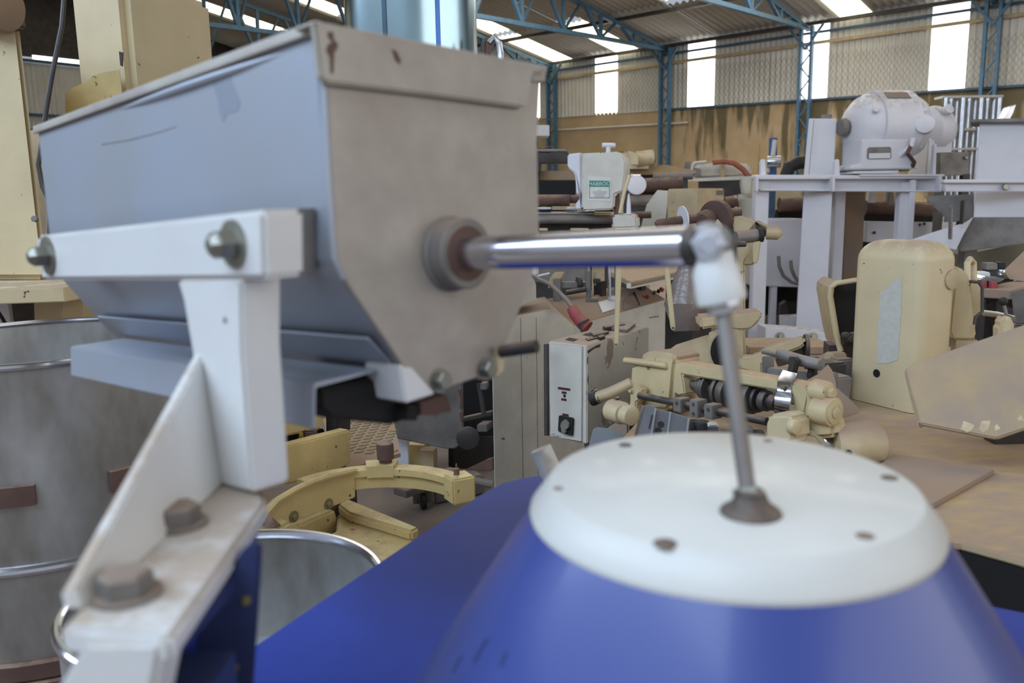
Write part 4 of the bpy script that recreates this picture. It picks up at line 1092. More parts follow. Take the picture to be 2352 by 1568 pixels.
bx = B(); bx.box(hp(BZ).at(1720, 815) + ZZ * .001, hp(BZ).at(1925, 815) - hp(BZ).at(1720, 815), V((0, .25, 0)), ZZ * .03, .004)
solo('brown_ledge', 'low dusty brown ledge across the bed in front of the white frame', 'ledge', bx, M['brown'])
bar4 = B(); bar4.tube([W(1820, 862, 2.6), W(1925, 808, 3.0)], .018, 4)
solo('angle_bar', 'dusty angle bar lying diagonally on the bed', 'bar', bar4, M['browng'])

# tall cream cover
t = W(2128, 556, 2.35); L = hd(-27); Rr = hd(63); l_ = along(t, L, 1962); r_ = along(t, Rr, 2208)
z0 = BZ + .002
b = roundbox(z0, t.z, V((t.x, t.y, z0)), Rr * r_, L * l_, .032, .06)
fq = PL(t, L.cross(ZZ))
tape = B(); tape.pp(fq.off(-.0012), [(2022, 672), (2034, 664), (2050, 645), (2072, 634), (2070, 720), (2062, 826), (2040, 834), (2014, 834), (2016, 760)], .001)
hol = B(); hol.cyl(fq.off(-.0012).at(2013, 857), fq.n, .0125, .001, 24)
sq_ = PL(t, Rr.cross(ZZ))
rec = B(); rec.cyl(sq_.off(-.006).at(2190, 642), sq_.n, .030, .006, 24, .002)
lipb = B(); lipb.pp(fq.off(-.006), [(1962, 926), (1966, 922), (2106, 958), (2108, 966), (2100, 968), (1964, 932)], .008, .002)
thing('tall_cream_cover', 'tall rounded cream machine cover with grey tape patch and round hole', 'cover', [P('cover_shell', b, M['cream']), P('tape_patch', tape, M['tape']), P('round_hole', hol, M['black']), P('side_recess', rec, M['cream_d']), P('bottom_lip', lipb, M['cream_d'])])
# open cover left of it
q = vp(1950, 720, 2.85, 10)
rimc = B(); rimc.tube(q([(1996, 640), (1960, 644), (1922, 650), (1908, 660), (1906, 680), (1912, 720), (1920, 765), (1930, 806)]), .009, 10)
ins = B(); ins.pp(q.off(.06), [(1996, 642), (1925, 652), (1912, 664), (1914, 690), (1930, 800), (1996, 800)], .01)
sidep = B(); pts = q([(1922, 650), (1908, 662), (1906, 680), (1920, 765), (1930, 806)]); sidep.prism(pts + [p_ + V((.012, 0, 0)) for p_ in pts[::-1]], q.n * .25)
mech = B(); p0 = W(1950, 790, 2.82)
for i in range(4): mech.cyl(W(1938 + i * 9, 770 + (i % 2) * 8, 2.84), -FW, .012, .03, 12, .003)
cross = B(); cross.tube([W(1935, 785, 2.86), W(1995, 790, 2.86)], .012, 8)
legb = B(); legb.cbox(V((q.at(1965, 800).x, q.at(1965, 800).y + .1, BZ + .001)), (.12, .1, max(.02, q.at(1965, 800).z - BZ)), 10)
thing('open_cover', 'opened cream cover with dark inside left of the tall cream cover', 'cover', [P('rim', rimc, M['cream']), P('inside', ins, M['black']), P('side', sidep, M['cream_d']), P('gears', mech, M['dark'], kind='stuff'), P('cross_rod', cross, M['dark']), P('base', legb, M['dark'])])
# second cover and its handle on the right
b = ppoly([(2196, 612), (2206, 614), (2226, 632), (2232, 690), (2243, 772), (2238, 780), (2188, 780), (2180, 760)], 2.55, .10, 15, .015)
hdl = B(); hdl.tube([W(2222, 650, 2.62), W(2222, 604, 2.62), W(2228, 595, 2.63), W(2236, 604, 2.65), W(2236, 652, 2.65)], .010, 10)
br_ = B(); br_.tube([W(2228, 646, 2.5), W(2248, 648, 2.5), W(2256, 660, 2.5), W(2256, 715, 2.5), W(2240, 728, 2.5), W(2238, 745, 2.5)], .005, 8)
hmp = B(); hmp.pp(vp(2240, 690, 2.62, 30), [(2224, 632), (2244, 645), (2252, 665), (2254, 720), (2240, 735), (2236, 800), (2226, 800)], .1, .02)
lg_ = B(); p0 = W(2215, 778, 2.6); lg_.cbox(V((p0.x, p0.y, BZ + .001)), (.06, .06, p0.z - BZ), 15)
thing('small_cream_cover', 'smaller cream cover with upright handle behind the tall cream cover', 'cover', [P('shell', b, M['cream']), P('handle', hdl, M['cream']), P('wire_clip', br_, M['ink']), P('hump', hmp, M['cream_d']), P('foot', lg_, M['cream_d'])])
# leaning dusty panel
q = PL(W(2220, 880, 1.95), V((.25, .6, -.62)))
pn = B(); pn.pp(q, [(2078, 848), (2096, 834), (2360, 742), (2420, 730), (2420, 980), (2352, 985), (2290, 1006), (2256, 1000), (2112, 972), (2106, 950)], .012, .003)
pe = B(); pe.pp(q.off(.0125), [(2079, 852), (2100, 880), (2124, 974), (2112, 974), (2098, 930)], .02, .003)
lp2 = []
for pts in ([(2206, 986), (2213, 966), (2240, 976), (2232, 988), (2222, 993)], [(2248, 985), (2254, 966), (2276, 966), (2270, 986), (2258, 994)], [(2284, 980), (2290, 972), (2298, 984), (2286, 990)], [(2335, 962), (2345, 952), (2356, 968), (2340, 966)]):
    k = B(); k.pp(q.off(-.0006), pts, .0005); lp2.append(P('bare_patch', k, M['cream']))
prop = B(); p0 = q.off(.02).at(2420, 800); prop.cbox(V((p0.x, p0.y + .16, BZ + .001)), (.08, .05, p0.z - BZ - .03), 0)
thing('leaning_panel', 'dust covered cream panel leaning at the right edge', 'panel', [P('sheet', pn, M['panelm'], lp2), P('folded_edge', pe, M['cream']), P('prop', prop, M['dark'])])
# right edge: bench with red blocks, knob lever
tz = W(2300, 662, 2.9).z
bn = B(); bn.prism(hp(tz)([(2255, 664), (2322, 668), (2420, 640), (2420, 628), (2300, 650)]), -ZZ * .03, .003)
bl = B(); bl.pp(vp(2340, 720, 2.75, 40), [(2322, 672), (2420, 640), (2420, 740), (2330, 745)], .04, .004)
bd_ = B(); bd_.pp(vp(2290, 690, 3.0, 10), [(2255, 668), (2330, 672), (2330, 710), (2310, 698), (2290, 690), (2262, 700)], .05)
bpost = B(); p0 = W(2330, 745, 2.8); bpost.cbox(V((p0.x, p0.y, BZ + .001)), (.08, .08, p0.z - BZ), 20)
bl2 = B(); p0 = W(2250, 670, 3.0); bl2.cbox(V((p0.x, p0.y, BZ + .001)), (.04, .04, p0.z - BZ - .03), 20)
thing('small_bench', 'low dusty grey bench at the right edge behind the knob lever', 'bench', [P('top', bn, M['browng']), P('side_plate', bl, M['grey']), P('dark_underside', bd_, M['black']), P('post', bpost, M['grey']), P('post', bl2, M['dark'])])
thing('red_terminal_box', 'pair of red blocks under a small grey metal top on the bench', 'terminal box', [P('red_block', pbox(2253, 646, 2268, 665, 2.92, .06), M['red']), P('red_block', pbox(2275, 648, 2292, 667, 2.9, .06), M['red']), P('divider', pbox(2268, 645, 2275, 667, 2.92, .05), M['black']), P('metal_top', ppoly([(2252, 641), (2262, 634), (2310, 640), (2296, 649), (2254, 646)], 2.92, .08), M['bright']),
    P('paper_box', pbox(2243, 625, 2275, 645, 3.0, .06), M['paper'])])
thing('black_switch', 'small black and grey switch unit with chrome stud at the right edge', 'switch', [P('grey_part', pbox(2264, 604, 2292, 620, 3.05, .05), M['grey']), P('black_part', pbox(2291, 603, 2310, 618, 3.05, .05), M['rubber']), P('stud', B().cyl(W(2300, 632, 2.95), ZZ, .012, .02, 16, .003), M['bright']), P('bracket', pbox(2266, 618, 2306, 640, 3.06, .04), M['dark'])])
kb = B(); kb.lathe(W(2304, 692, 2.5), -FW, [(-.0135 * math.cos(i / 12 * math.pi), max(.0002, .0135 * math.sin(i / 12 * math.pi))) for i in range(13)], 20)
kr = B(); kr.tube([W(2305, 698, 2.5), W(2309, 712, 2.5), W(2312, 724, 2.5)], .005, 8)
kr2 = B(); kr2.tube([W(2258, 718, 2.56), W(2290, 722, 2.53), W(2330, 732, 2.48)], .009, 10)
kr3 = B(); kr3.pp(vp(2310, 740, 2.4, 10), [(2296, 748), (2308, 730), (2316, 724), (2324, 730), (2332, 745), (2332, 800), (2296, 800)], .06, .01)
kr4 = B(); p0 = W(2314, 790, 2.42); kr4.cbox(V((p0.x, p0.y + .02, BZ + .001)), (.05, .05, p0.z - BZ), 10)
thing('knob_lever', 'grey lever with round black knob at the right edge', 'lever', [P('knob', kb, M['rubber']), P('stem', kr, M['grey']), P('cross_bar', kr2, M['bright']), P('pivot_casting', kr3, M['cream']), P('foot', kr4, M['cream_d'])])
# white tube end peeping out behind the dome
wt = B(); wt.tube([W(1242, 1030, 1.45), W(1250, 1048, 1.45), W(1275, 1105, 1.42), W(1285, 1135, 1.41)], .019, 20)
solo('white_tube', 'short white plastic tube leaning behind the white disc', 'tube', wt, M['whitegloss'])
# ---------------------------------------------------------------- yellow mixer yoke under the hopper, floor things
YD = 2.5
yz = W(850, 1080, 2.55).z
yq = hp(yz)
import itertools
pts = [yq.at(x, y) for x, y in ((622, 1176), (660, 1140), (720, 1108), (790, 1086), (850, 1077), (930, 1078), (1000, 1092), (1040, 1108))]
# circle through the traced inner edge (least squares)
def fitc(ps):
    sx = sum(p.x for p in ps) / len(ps); sy = sum(p.y for p in ps) / len(ps)
    suu = svv = suv = suuu = svvv = suvv = svuu = 0
    for p in ps:
        u_, v_ = p.x - sx, p.y - sy
        suu += u_ * u_; svv += v_ * v_; suv += u_ * v_; suuu += u_ ** 3; svvv += v_ ** 3; suvv += u_ * v_ * v_; svuu += v_ * u_ * u_
    a, b_ = (suuu + suvv) / 2, (svvv + svuu) / 2
    dt = suu * svv - suv * suv
    uc, vc = (a * svv - b_ * suv) / dt, (b_ * suu - a * suv) / dt
    return V((uc + sx, vc + sy, 0)), math.sqrt(uc * uc + vc * vc + (suu + svv) / len(ps))
yc, yr = fitc(pts)
ang = [math.atan2(p.y - yc.y, p.x - yc.x) for p in pts]
a_0, a_1 = ang[0], ang[-1]
while a_0 < a_1: a_0 += 2 * math.pi
def sector(r0, r1, z0, z1, a0, a1, n=40):
    b = B(); vs, fs = [], []
    for i in range(n + 1):
        a = a0 + (a1 - a0) * i / n; d = V((math.cos(a), math.sin(a), 0))
        for r_, z in ((r0, z0), (r1, z0), (r1, z1), (r0, z1)): vs.append(yc + d * r_ + ZZ * z)
    for i in range(n):
        for j in range(4): fs.append((4 * i + j, 4 * i + (j + 1) % 4, 4 * i + 4 + (j + 1) % 4, 4 * i + 4 + j))
    fs += [(3, 2, 1, 0), tuple(4 * n + j for j in range(4))]
    return b.add(vs, fs)
a_s = ang[2] + .02
ring = sector(yr, yr + .055, yz - .02, yz, a_s, a_1 - .05)
web = sector(yr + .012, yr + .045, yz - .062, yz - .018, a_s, a_1 - .03)
q = vp(700, 1060, 2.65, -55)
blk = B(); blk.pp(q, [(560, 1050), (805, 986), (808, 1062), (760, 1090), (560, 1135)], .05, .006)
up_ = B(); up_.pp(vp(690, 985, 2.75, -55), [(560, 990), (600, 972), (745, 932), (749, 952), (740, 985), (612, 1012), (560, 1020)], .12, .008)
dk = B(); dk.pp(vp(690, 1005, 2.82, -55), [(560, 1008), (612, 1010), (742, 984), (750, 1000), (740, 1010), (560, 1050)], .05)
spg = B(); hx = []
for i in range(70):
    a = i / 70 * 2 * math.pi * 6; hx.append(W(714, 1004, 2.78) + V((math.cos(a) * .02, math.sin(a) * .02, -.015 + i / 70 * .045)))
spg.tube(hx, .0032, 6)
nut = B(); nut.cyl(W(692, 1018, 2.70), ZZ, .009, .02, 12, .001); nut.lathe(W(692, 1010, 2.70) + ZZ * .012, ZZ, [(0, .008), (.012, .008)], 6)
dpost = pbox(748, 930, 774, 1000, 2.85, .08, 25)
lowp = B(); lq = PL(yq.at(815, 1082), hd(-55))
lowp.pp(lq, [(600, 1200), (612, 1180), (640, 1150), (680, 1126), (720, 1108), (765, 1094), (815, 1082), (818, 1142), (700, 1190), (652, 1207), (612, 1204)], .03, .004)
lpe = B(); lpe.tube(lq.off(-.003)([(598, 1199), (610, 1178), (638, 1148), (678, 1124), (718, 1106), (763, 1092), (815, 1080)]), .010, 8)
bol = []
for x, y in ((674, 1186), (754, 1157)):
    k = B(); k.hexbolt(lq.at(x, y), -lq.n, .010, .010, .017, .003); bol.append(P('bolt', k, M['bolt_ochre']))
for pts_ in ([(712, 1128), (716, 1126), (714, 1133), (710, 1134)],):
    pass
endc = B(); d = V((math.cos(a_1), math.sin(a_1), 0)); tn = ZZ.cross(d)
endc.box(yc + d * (yr - .012) + ZZ * (yz - .065) + tn * -.02, d * .075, tn * .07, ZZ * .08, .006)
pin = B(); pin.lathe(yc + d * (yr + .02) + tn * .02 + ZZ * (yz + .014), ZZ, [(0, .009), (.02, .008), (.022, .003), (.034, .0025)], 12)
pad = B(); a_m = ang[4] - .12; pad_s = sector(yr - .001, yr + .065, yz - .025, yz + .012, a_m + .16, a_m - .16, 12)
knob = B(); d2 = V((math.cos(a_m - .05), math.sin(a_m - .05), 0)); kp = yc + d2 * (yr + .035) + ZZ * (yz + .012)
knob.lathe(kp, ZZ, [(0, .02), (.012, .02), (.012, .026), (.05, .027), (.062, .025), (.064, .02)], 28)
slab_ = B(); slab_.pp(vp(590, 1210, 2.3, 20), [(568, 1208), (600, 1192), (650, 1208), (655, 1232), (570, 1240)], .04, .008)
rst = B(); rst.lathe(W(622, 1204, 2.27), ZZ, [(0, .022), (.004, .018), (.02, .006), (.024, .001)], 14)
basb = B(); basb.pp(vp(720, 1205, 2.62, -55), [(640, 1225), (770, 1170), (777, 1190), (776, 1235), (650, 1280)], .12, .008)
gapb = B(); gapb.pp(vp(720, 1180, 2.66, -55), [(650, 1210), (790, 1150), (792, 1172), (770, 1185), (650, 1230)], .08)
trough = B()
t1 = hp(W(850, 1230, 2.55).z)
tz_ = W(850, 1230, 2.55).z
trough.prism(t1([(775, 1180), (800, 1165), (960, 1232), (900, 1300), (700, 1300), (690, 1262), (772, 1218)]), -ZZ * .05, .006)
lipn = B(); lipn.prism(t1([(776, 1180), (800, 1166), (965, 1235), (945, 1245), (800, 1200)]), ZZ * .035, .008)
colm = B(); cm = W(508, 900, 2.85); colm.cbox(V((cm.x, cm.y, 0)), (.2, .14, 1.12), 0, .01)
lowc = B(); lc = t1.at(820, 1250); lowc.cbox(V((lc.x - .05, lc.y, 0)), (.3, .3, tz_ - .05), 28, .01)
thing('mixer_yoke', 'chipped yellow mixer yoke with curved bowl fork behind the small pot', 'mixer', [
    P('fork_ring', ring, M['yellow']), P('fork_web', web, M['yellow']), P('arm_block', blk, M['yellow']), P('upper_block', up_, M['yellow']), P('dark_slot', dk, M['black']), P('spring', spg, M['rust']), P('grease_nut', nut, M['brass']), P('dark_post', dpost, M['dark']),
    P('clamp_plate', lowp, M['yellow'], bol), P('plate_lip', lpe, M['yellow']), P('end_cap', endc, M['yellow'], (P('locating_pin', pin, M['rust']),)), P('raised_pad', pad_s, M['yellow']), P('knob', knob, M['rust']), P('left_end', slab_, M['yellow'], (P('rusty_pin', rst, M['rust']),)), P('base_block', basb, M['yellow']), P('gap_block', gapb, M['rust']), P('trough', trough, M['yellow']), P('trough_side', lipn, M['yellow']), P('column', colm, M['cream']), P('lower_column', lowc, M['yellow'])])
# grey sheet door with its stand, white sheet, chequer plate
dq = vp(970, 960, 4.5, 12)
b = B(); b.pp(dq, [(880, 870), (1062, 862), (1064, 1000), (1060, 1018), (1046, 1030), (1024, 1031), (905, 1006), (888, 992), (880, 975)], .02, .006)
p0 = W(962, 1015, 4.85); s1_ = B().cbox(V((p0.x, p0.y, 0)), (.10, .12, p0.z), 12); p0 = W(984, 1030, 4.75); s2_ = B().cbox(V((p0.x, p0.y, 0)), (.08, .08, p0.z), 12)
rm = B(); rm.pp(dq.off(-.0008), [(1052, 895), (1063, 893), (1063, 935), (1056, 940), (1058, 915)], .0006); rm2 = B(); rm2.pp(dq.off(-.0008), [(1055, 948), (1063, 945), (1063, 975), (1058, 968)], .0006)
thing('grey_sheet_door', 'hanging grey sheet guard with rounded corner and rusty edge', 'guard', [P('sheet', b, M['grey'], (P('rust_patch', rm, M['rust']), P('rust_patch', rm2, M['rust']))), P('stand', s1_, M['yellow']), P('stand_front', s2_, M['cream_d'])])
b = ppoly([(884, 960), (934, 960), (938, 1050), (938, 1108), (884, 1108)], 4.7, .03, 12, .002)
solo('white_sheet', 'white sheet standing behind the brown knob of the yoke', 'sheet', b, M['white'])
cqz = W(840, 1000, 3.3).z
b = B(); b.prism(hp(cqz)([(740, 960), (900, 945), (920, 1040), (800, 1075), (760, 1040)]), -ZZ * .015)
stn = B(); cc = hp(cqz).at(778, 1010); stn.cbox(V((cc.x, cc.y, 0)), (.08, .12, cqz - .016), 10)
lz = B()
o_ = hp(cqz).at(850, 1000); e1 = hd(55); e2 = hd(-35)
hpq = hp(cqz)
for i in range(-9, 10):
    for j in range(-10, 11):
        c_ = o_ + e1 * (i * .052 + (j % 2) * .026) + e2 * (j * .036)
        px = (c_ - CAM); dd = px.dot(FW); X = CX + FPX * px.dot(RT) / dd; Y = CY - FPX * px.dot(UP) / dd
        if 775 < X < 905 and 955 < Y < 1042:
            lz.prism([c_ - e1 * .021, c_ - e2 * .012, c_ + e1 * .021, c_ + e2 * .012], ZZ * .003)
thing('chequer_plate', 'brown dusty chequer plate step behind the yellow yoke', 'step', [P('plate', b, M['browng']), P('raised_lozenges', lz, M['bolt_ochre'], kind='stuff'), P('stand', stn, M['dark'])])
# castor truck on the floor
cf = hp(0).at(972, 1168)
wh = B(); wh.lathe(cf + V((0, 0, .045)) - hd(70) * .015, hd(70), [(0, .030), (.003, .044), (.027, .044), (.030, .030)], 24)
fk_ = B(); fk_.box(cf + hd(70) * -.024 + V((-.03, 0, .03)), V((.06, 0, 0)), hd(70) * .006, ZZ * .085, .003); fk_.box(cf + hd(70) * .018 + V((-.03, 0, .03)), V((.06, 0, 0)), hd(70) * .006, ZZ * .085, .003)
fk_.cbox(cf + ZZ * .112, (.10, .09, .02), 70, .004); fk_.cbox(cf + ZZ * .13, (.06, .06, .03), 70, .004)
ax_ = B(); ax_.hexbolt(cf + hd(70) * -.026 + ZZ * .045, -hd(70), .012, .008)
pf = B(); pf.cbox(cf + hd(40) * .24 + ZZ * .005, (.14, .30, .11), 60, .008)
pf2 = B(); pf2.cbox(cf + hd(40) * .05 + ZZ * .115, (.10, .42, .04), 40, .004)
thing('castor_truck', 'grey swivel castor with dusty metal block on the floor', 'castor', [P('wheel', wh, M['rubber']), P('fork', fk_, M['grey'], (P('axle_bolt', ax_, M['dark']),)), P('block', pf, M['grey']), P('cross_plate', pf2, M['grey'])])
# dark machine inside left of the white packing machine
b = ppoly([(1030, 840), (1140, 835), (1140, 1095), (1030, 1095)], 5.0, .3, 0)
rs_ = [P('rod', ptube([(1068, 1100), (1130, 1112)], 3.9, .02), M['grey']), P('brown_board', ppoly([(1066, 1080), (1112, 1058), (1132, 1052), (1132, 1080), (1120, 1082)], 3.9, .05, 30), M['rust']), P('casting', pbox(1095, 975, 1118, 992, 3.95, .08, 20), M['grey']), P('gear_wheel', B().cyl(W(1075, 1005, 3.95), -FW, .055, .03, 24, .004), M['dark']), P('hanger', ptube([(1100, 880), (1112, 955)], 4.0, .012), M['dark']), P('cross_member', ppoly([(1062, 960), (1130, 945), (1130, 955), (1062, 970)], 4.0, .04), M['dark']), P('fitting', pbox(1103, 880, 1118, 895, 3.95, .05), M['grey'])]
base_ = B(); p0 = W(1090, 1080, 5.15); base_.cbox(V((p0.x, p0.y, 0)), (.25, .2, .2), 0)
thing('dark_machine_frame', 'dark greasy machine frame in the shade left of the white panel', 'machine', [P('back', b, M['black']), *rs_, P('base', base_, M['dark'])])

# ---------------------------------------------------------------- hanging straps and the reel stand
cb = B(); cb.tube([W(1402, 562, 2.75), W(1560, 566, 2.75), W(1712, 560, 2.78)], .010, 10)
sA = B(); sA.pp(vp(1418, 700, 2.7, 0), [(1416, 560), (1432, 560), (1425, 690), (1421, 790), (1417, 797), (1412, 795), (1411, 788)], .008, .002)
sB = B(); sB.pp(vp(1535, 690, 2.7, 0), [(1520, 562), (1532, 562), (1552, 752), (1549, 759), (1543, 758), (1540, 750)], .008, .002)
sh_ = []
for x, y in ((1415, 791), (1546, 753)):
    k = B(); k.cyl(vp(x, y, 2.698, 0).at(x, y), FW, .004, .001, 12); sh_.append(k)
thing('strap_hanger', 'two cream flat straps hanging from a bar behind the polished shaft', 'hanger', [P('cross_bar', cb, M['dark']), P('strap', sA, M['cream'], (P('eye_hole', sh_[0], M['ink']),)), P('strap', sB, M['cream'], (P('eye_hole', sh_[1], M['ink']),))])
pk = B(); pk.tube([W(1590, 560, 3.3), W(1580, 640, 3.3), W(1574, 700, 3.3), W(1576, 760, 3.3)], [.02, .055, .085, .05], 12)
solo('plastic_bag', 'crumpled greyish plastic wrap hanging behind the rod end', 'plastic wrap', pk, paint('dusty_plastic_wrap', '8d7f78', .2, var=.2, bump=.1))
# reel stand
rdp = 3.2
shaft_ = B(); shaft_.tube([W(1506, 516, rdp), W(1512, 514, rdp), W(1520, 513, rdp), W(1700, 486, rdp + .05)], [.012, .018, .0185, .0185], 18)
tp_ = B(); tp_.lathe(W(1567, 503, rdp), (W(1700, 484, rdp + .05) - W(1567, 503, rdp)).normalized() * 1, [(0, .018), (.001, .05), (.006, .05), (.008, .018)], 32)
a_ = (W(1720, 482, rdp + .3) - W(1600, 508, rdp)).normalized()
dsc = B(); dsc.lathe(W(1640, 500, rdp + .02), a_, [(0, .022), (0, .066), (.02, .072), (.025, .070), (.03, .03)], 40)
hub = B(); hub.lathe(W(1612, 506, rdp - .01), a_, [(0, .024), (.01, .036), (.045, .038), (.05, .03)], 28)
arm = B(); arm.pp(vp(1740, 530, 3.15, 30), [(1680, 500), (1692, 494), (1760, 518), (1782, 524), (1792, 534), (1790, 548), (1770, 552), (1740, 520), (1735, 600), (1728, 610), (1700, 612), (1690, 560), (1684, 530)], .06, .008)
aend = B(); aend.tube([W(1760, 534, 3.13), W(1786, 535, 3.12), W(1791, 535, 3.12)], [.026, .026, .018], 20)
roll = B(); roll.tube([W(1690, 546, 3.05), W(1742, 540, 3.06)], .024, 20)
rc = B(); rc.tube([W(1740, 540, 3.055), W(1750, 539, 3.056)], .027, 20)
fin = B(); fin.pp(vp(1738, 580, 3.05, 20), [(1728, 556), (1748, 553), (1742, 596), (1736, 606), (1730, 604)], .015, .003)
pst = B(); pst.pp(vp(1715, 650, 3.2, 15), [(1692, 560), (1735, 560), (1722, 585), (1712, 600), (1712, 1300), (1692, 1300), (1690, 640)], .09, .008)
pst = B(); pst.pp(vp(1715, 650, 3.2, 15), [(1692, 560), (1735, 560), (1722, 585), (1712, 600), (1712, 820), (1692, 820), (1690, 640)], .09, .008)
hx_ = B(); hx_.pp(vp(1650, 508, 3.05, 10), [(1640, 520), (1648, 502), (1656, 512), (1662, 524)], .01, .002)
thing('reel_stand', 'cream reel stand with brown spindle discs and grey roller', 'reel stand', [P('spindle', shaft_, M['rust']), P('white_disc', tp_, M['white']), P('brown_disc', dsc, M['rust']), P('hub', hub, M['rust']), P('arm', arm, M['cream_d'], (P('arm_end', aend, M['cream_d']), P('fin', fin, M['cream']), P('pointer', hx_, M['cream']))), P('roller', roll, M['grey'], (P('roller_collar', rc, M['rubber']),)), P('post', pst, M['cream'])])

# ---------------------------------------------------------------- background machines
def fl(p): return V((p.x, p.y, 0))
# white head with teal label
d = 6.2
front = B(); hq = vp(1385, 420, d, 18)
front.pp(hq, [(1335, 352), (1420, 348), (1432, 356), (1437, 372), (1436, 402), (1430, 440), (1412, 446), (1410, 478), (1404, 482), (1342, 484), (1336, 478)], .20, .012)
leftc = B(); leftc.pp(hq.off(.01), [(1303, 354), (1334, 350), (1337, 480), (1323, 482), (1320, 468), (1328, 462), (1332, 448), (1324, 446), (1320, 398), (1303, 384)], .16, .01)  # whiter than the front case: the lit left face put into its paint
stk = B(); stk.pp(hq.off(-.002), [(1351, 404), (1404, 408), (1403, 462), (1350, 460)], .0015)
tl_ = B(); tl_.pp(hq.off(-.003), [(1353.5, 414.5), (1400.5, 415), (1400.5, 429), (1353.5, 429)], .0008)
fr_ = B()
for pts in ([(1353.5, 429), (1354.5, 429), (1354.5, 455), (1353.5, 455)], [(1399.5, 429), (1400.5, 429), (1400.5, 455), (1399.5, 455)], [(1353.5, 453.8), (1400.5, 453.8), (1400.5, 455), (1353.5, 455)]): fr_.pp(hq.off(-.003), pts, .0008)
tx = B(); ex_ = hd(18 + 90); tx.text('MARROCI', hq.off(-.0045).at(1377.5, 422.5), ex_, ZZ, .040)
lines = B()
for i, (x0, x1) in enumerate(((1373, 1381), (1361, 1394), (1364, 1392), (1367, 1388), (1365, 1389))): lines.pp(hq.off(-.003), [(x0, 436.5 + i * 3.6), (x1, 436.5 + i * 3.6), (x1, 437.6 + i * 3.6), (x0, 437.6 + i * 3.6)], .0008)
th = B(); th.tube([W(1397, 352, d), W(1397, 338, d)], .018, 12); 
th2 = B(); th2.tube([W(1383, 334, d), W(1413, 334, d)], .020, 12)
leg_ = B(); leg_.tube([W(1417, 446, d + .05), W(1417, 495, d + .05)], .022, 12)
clampb = B(); clampb.pp(vp(1430, 505, 6.0, 15), [(1406, 494), (1432, 490), (1446, 488), (1462, 496), (1464, 524), (1408, 526)], .2, .015)
ft = B(); c_ = W(1428, 524, 6.15); ft.cbox(fl(c_) + V((0, .05, 0)), (.2, .3, c_.z), 15, .01)
rodd = B(); rodd.tube([W(1446, 402, 6.0), W(1434, 440, 6.0), W(1424, 490, 6.0)], .014, 8)
spk = B(); spk.lathe(W(1444, 492, 6.0), ZZ, [(0, .018), (.08, .014), (.15, .003)], 12)
thing('labelled_white_head', 'boxy white machine head with teal label and T handle', 'machine head', [P('front_case', front, M['offwhite'], (P('label_plate', stk, M['paper']), P('teal_band', tl_, M['teal']), P('label_frame', fr_, M['ink']), P('lettering', tx, M['paper']), P('fine_print', lines, M['knobgrey'], kind='stuff'))), P('side_case', leftc, M['white']), P('handle_stem', th, M['white']), P('t_handle', th2, M['white']), P('spindle', leg_, M['rust']), P('clamp_block', clampb, M['offwhite']), P('foot', ft, M['dark']), P('thin_lever', rodd, M['cream']), P('cone_pin', spk, M['white'])])
# long rail bed left of the head
parts = []
d = 6.5
def rail(x0, y0, x1, y1, d, dep, nm, mm, head=5):
    parts.append(P(nm, ppoly([(x0, y0), (x1, y0), (x1, y1), (x0, y1)], d, dep, head, .004), M[mm]))
rail(1120, 348, 1305, 374, 6.9, .2, 'top_beam', 'dark'); rail(1120, 414, 1322, 452, 6.8, .2, 'dark_panel', 'black'); rail(1120, 392, 1322, 414, 7.0, .4, 'brown_shelf', 'brown')
for x0, y, x1, r_, mm, nm in ((1120, 460, 1308, .045, 'rust', 'roller'), (1300, 457, 1330, .032, 'rust', 'roller_neck'), (1120, 490, 1365, .020, 'bright', 'guide_rod'), (1120, 504, 1410, .035, 'grey', 'guide_rod'), (1120, 346, 1300, .012, 'grey', 'top_rod')):
    parts.append(P(nm, ptube([(x0, y), (x1, y)], 6.45, r_, 16), M[mm]))
rail(1120, 476, 1266, 480, 6.4, .05, 'bright_strip', 'white'); rail(1302, 475, 1322, 480, 6.4, .05, 'bright_strip', 'white'); rail(1120, 482, 1410, 486, 6.5, .1, 'dark_rail', 'black'); rail(1120, 512, 1405, 535, 6.55, .2, 'rail_bed', 'dark'); rail(1238, 524, 1258, 530, 6.4, .05, 'strip', 'cream'); rail(1310, 524, 1352, 529, 6.4, .05, 'strip', 'cream'); rail(1363, 488, 1404, 493, 6.4, .05, 'strip', 'cream'); rail(1120, 533, 1420, 560, 6.6, .3, 'bed_front', 'dark')
c_ = W(1260, 560, 6.75); k = B(); k.cbox(fl(c_) + V((-.1, 0, 0)), (.9, .25, c_.z + .05), 5); parts.append(P('pedestal', k, M['dark']))
k = ppoly([(1230, 372), (1240, 374), (1238, 396), (1230, 396)], 6.85, .1); parts.append(P('hanger', k, M['dark']))
k = B(); k.tube([W(1238, 345, 6.7), W(1262, 343, 6.7), W(1268, 348, 6.7)], [.02, .03, .01], 10); parts.append(P('black_knob', k, M['rubber']))
k = ppoly([(1232, 352), (1240, 352), (1238, 560), (1200, 560), (1200, 352)], 6.95, .3, 5); parts.append(P('rear_frame', k, M['dark']))
thing('rail_bed_machine', 'long dark machine bed with rollers and guide rods beside the hopper', 'machine', parts)
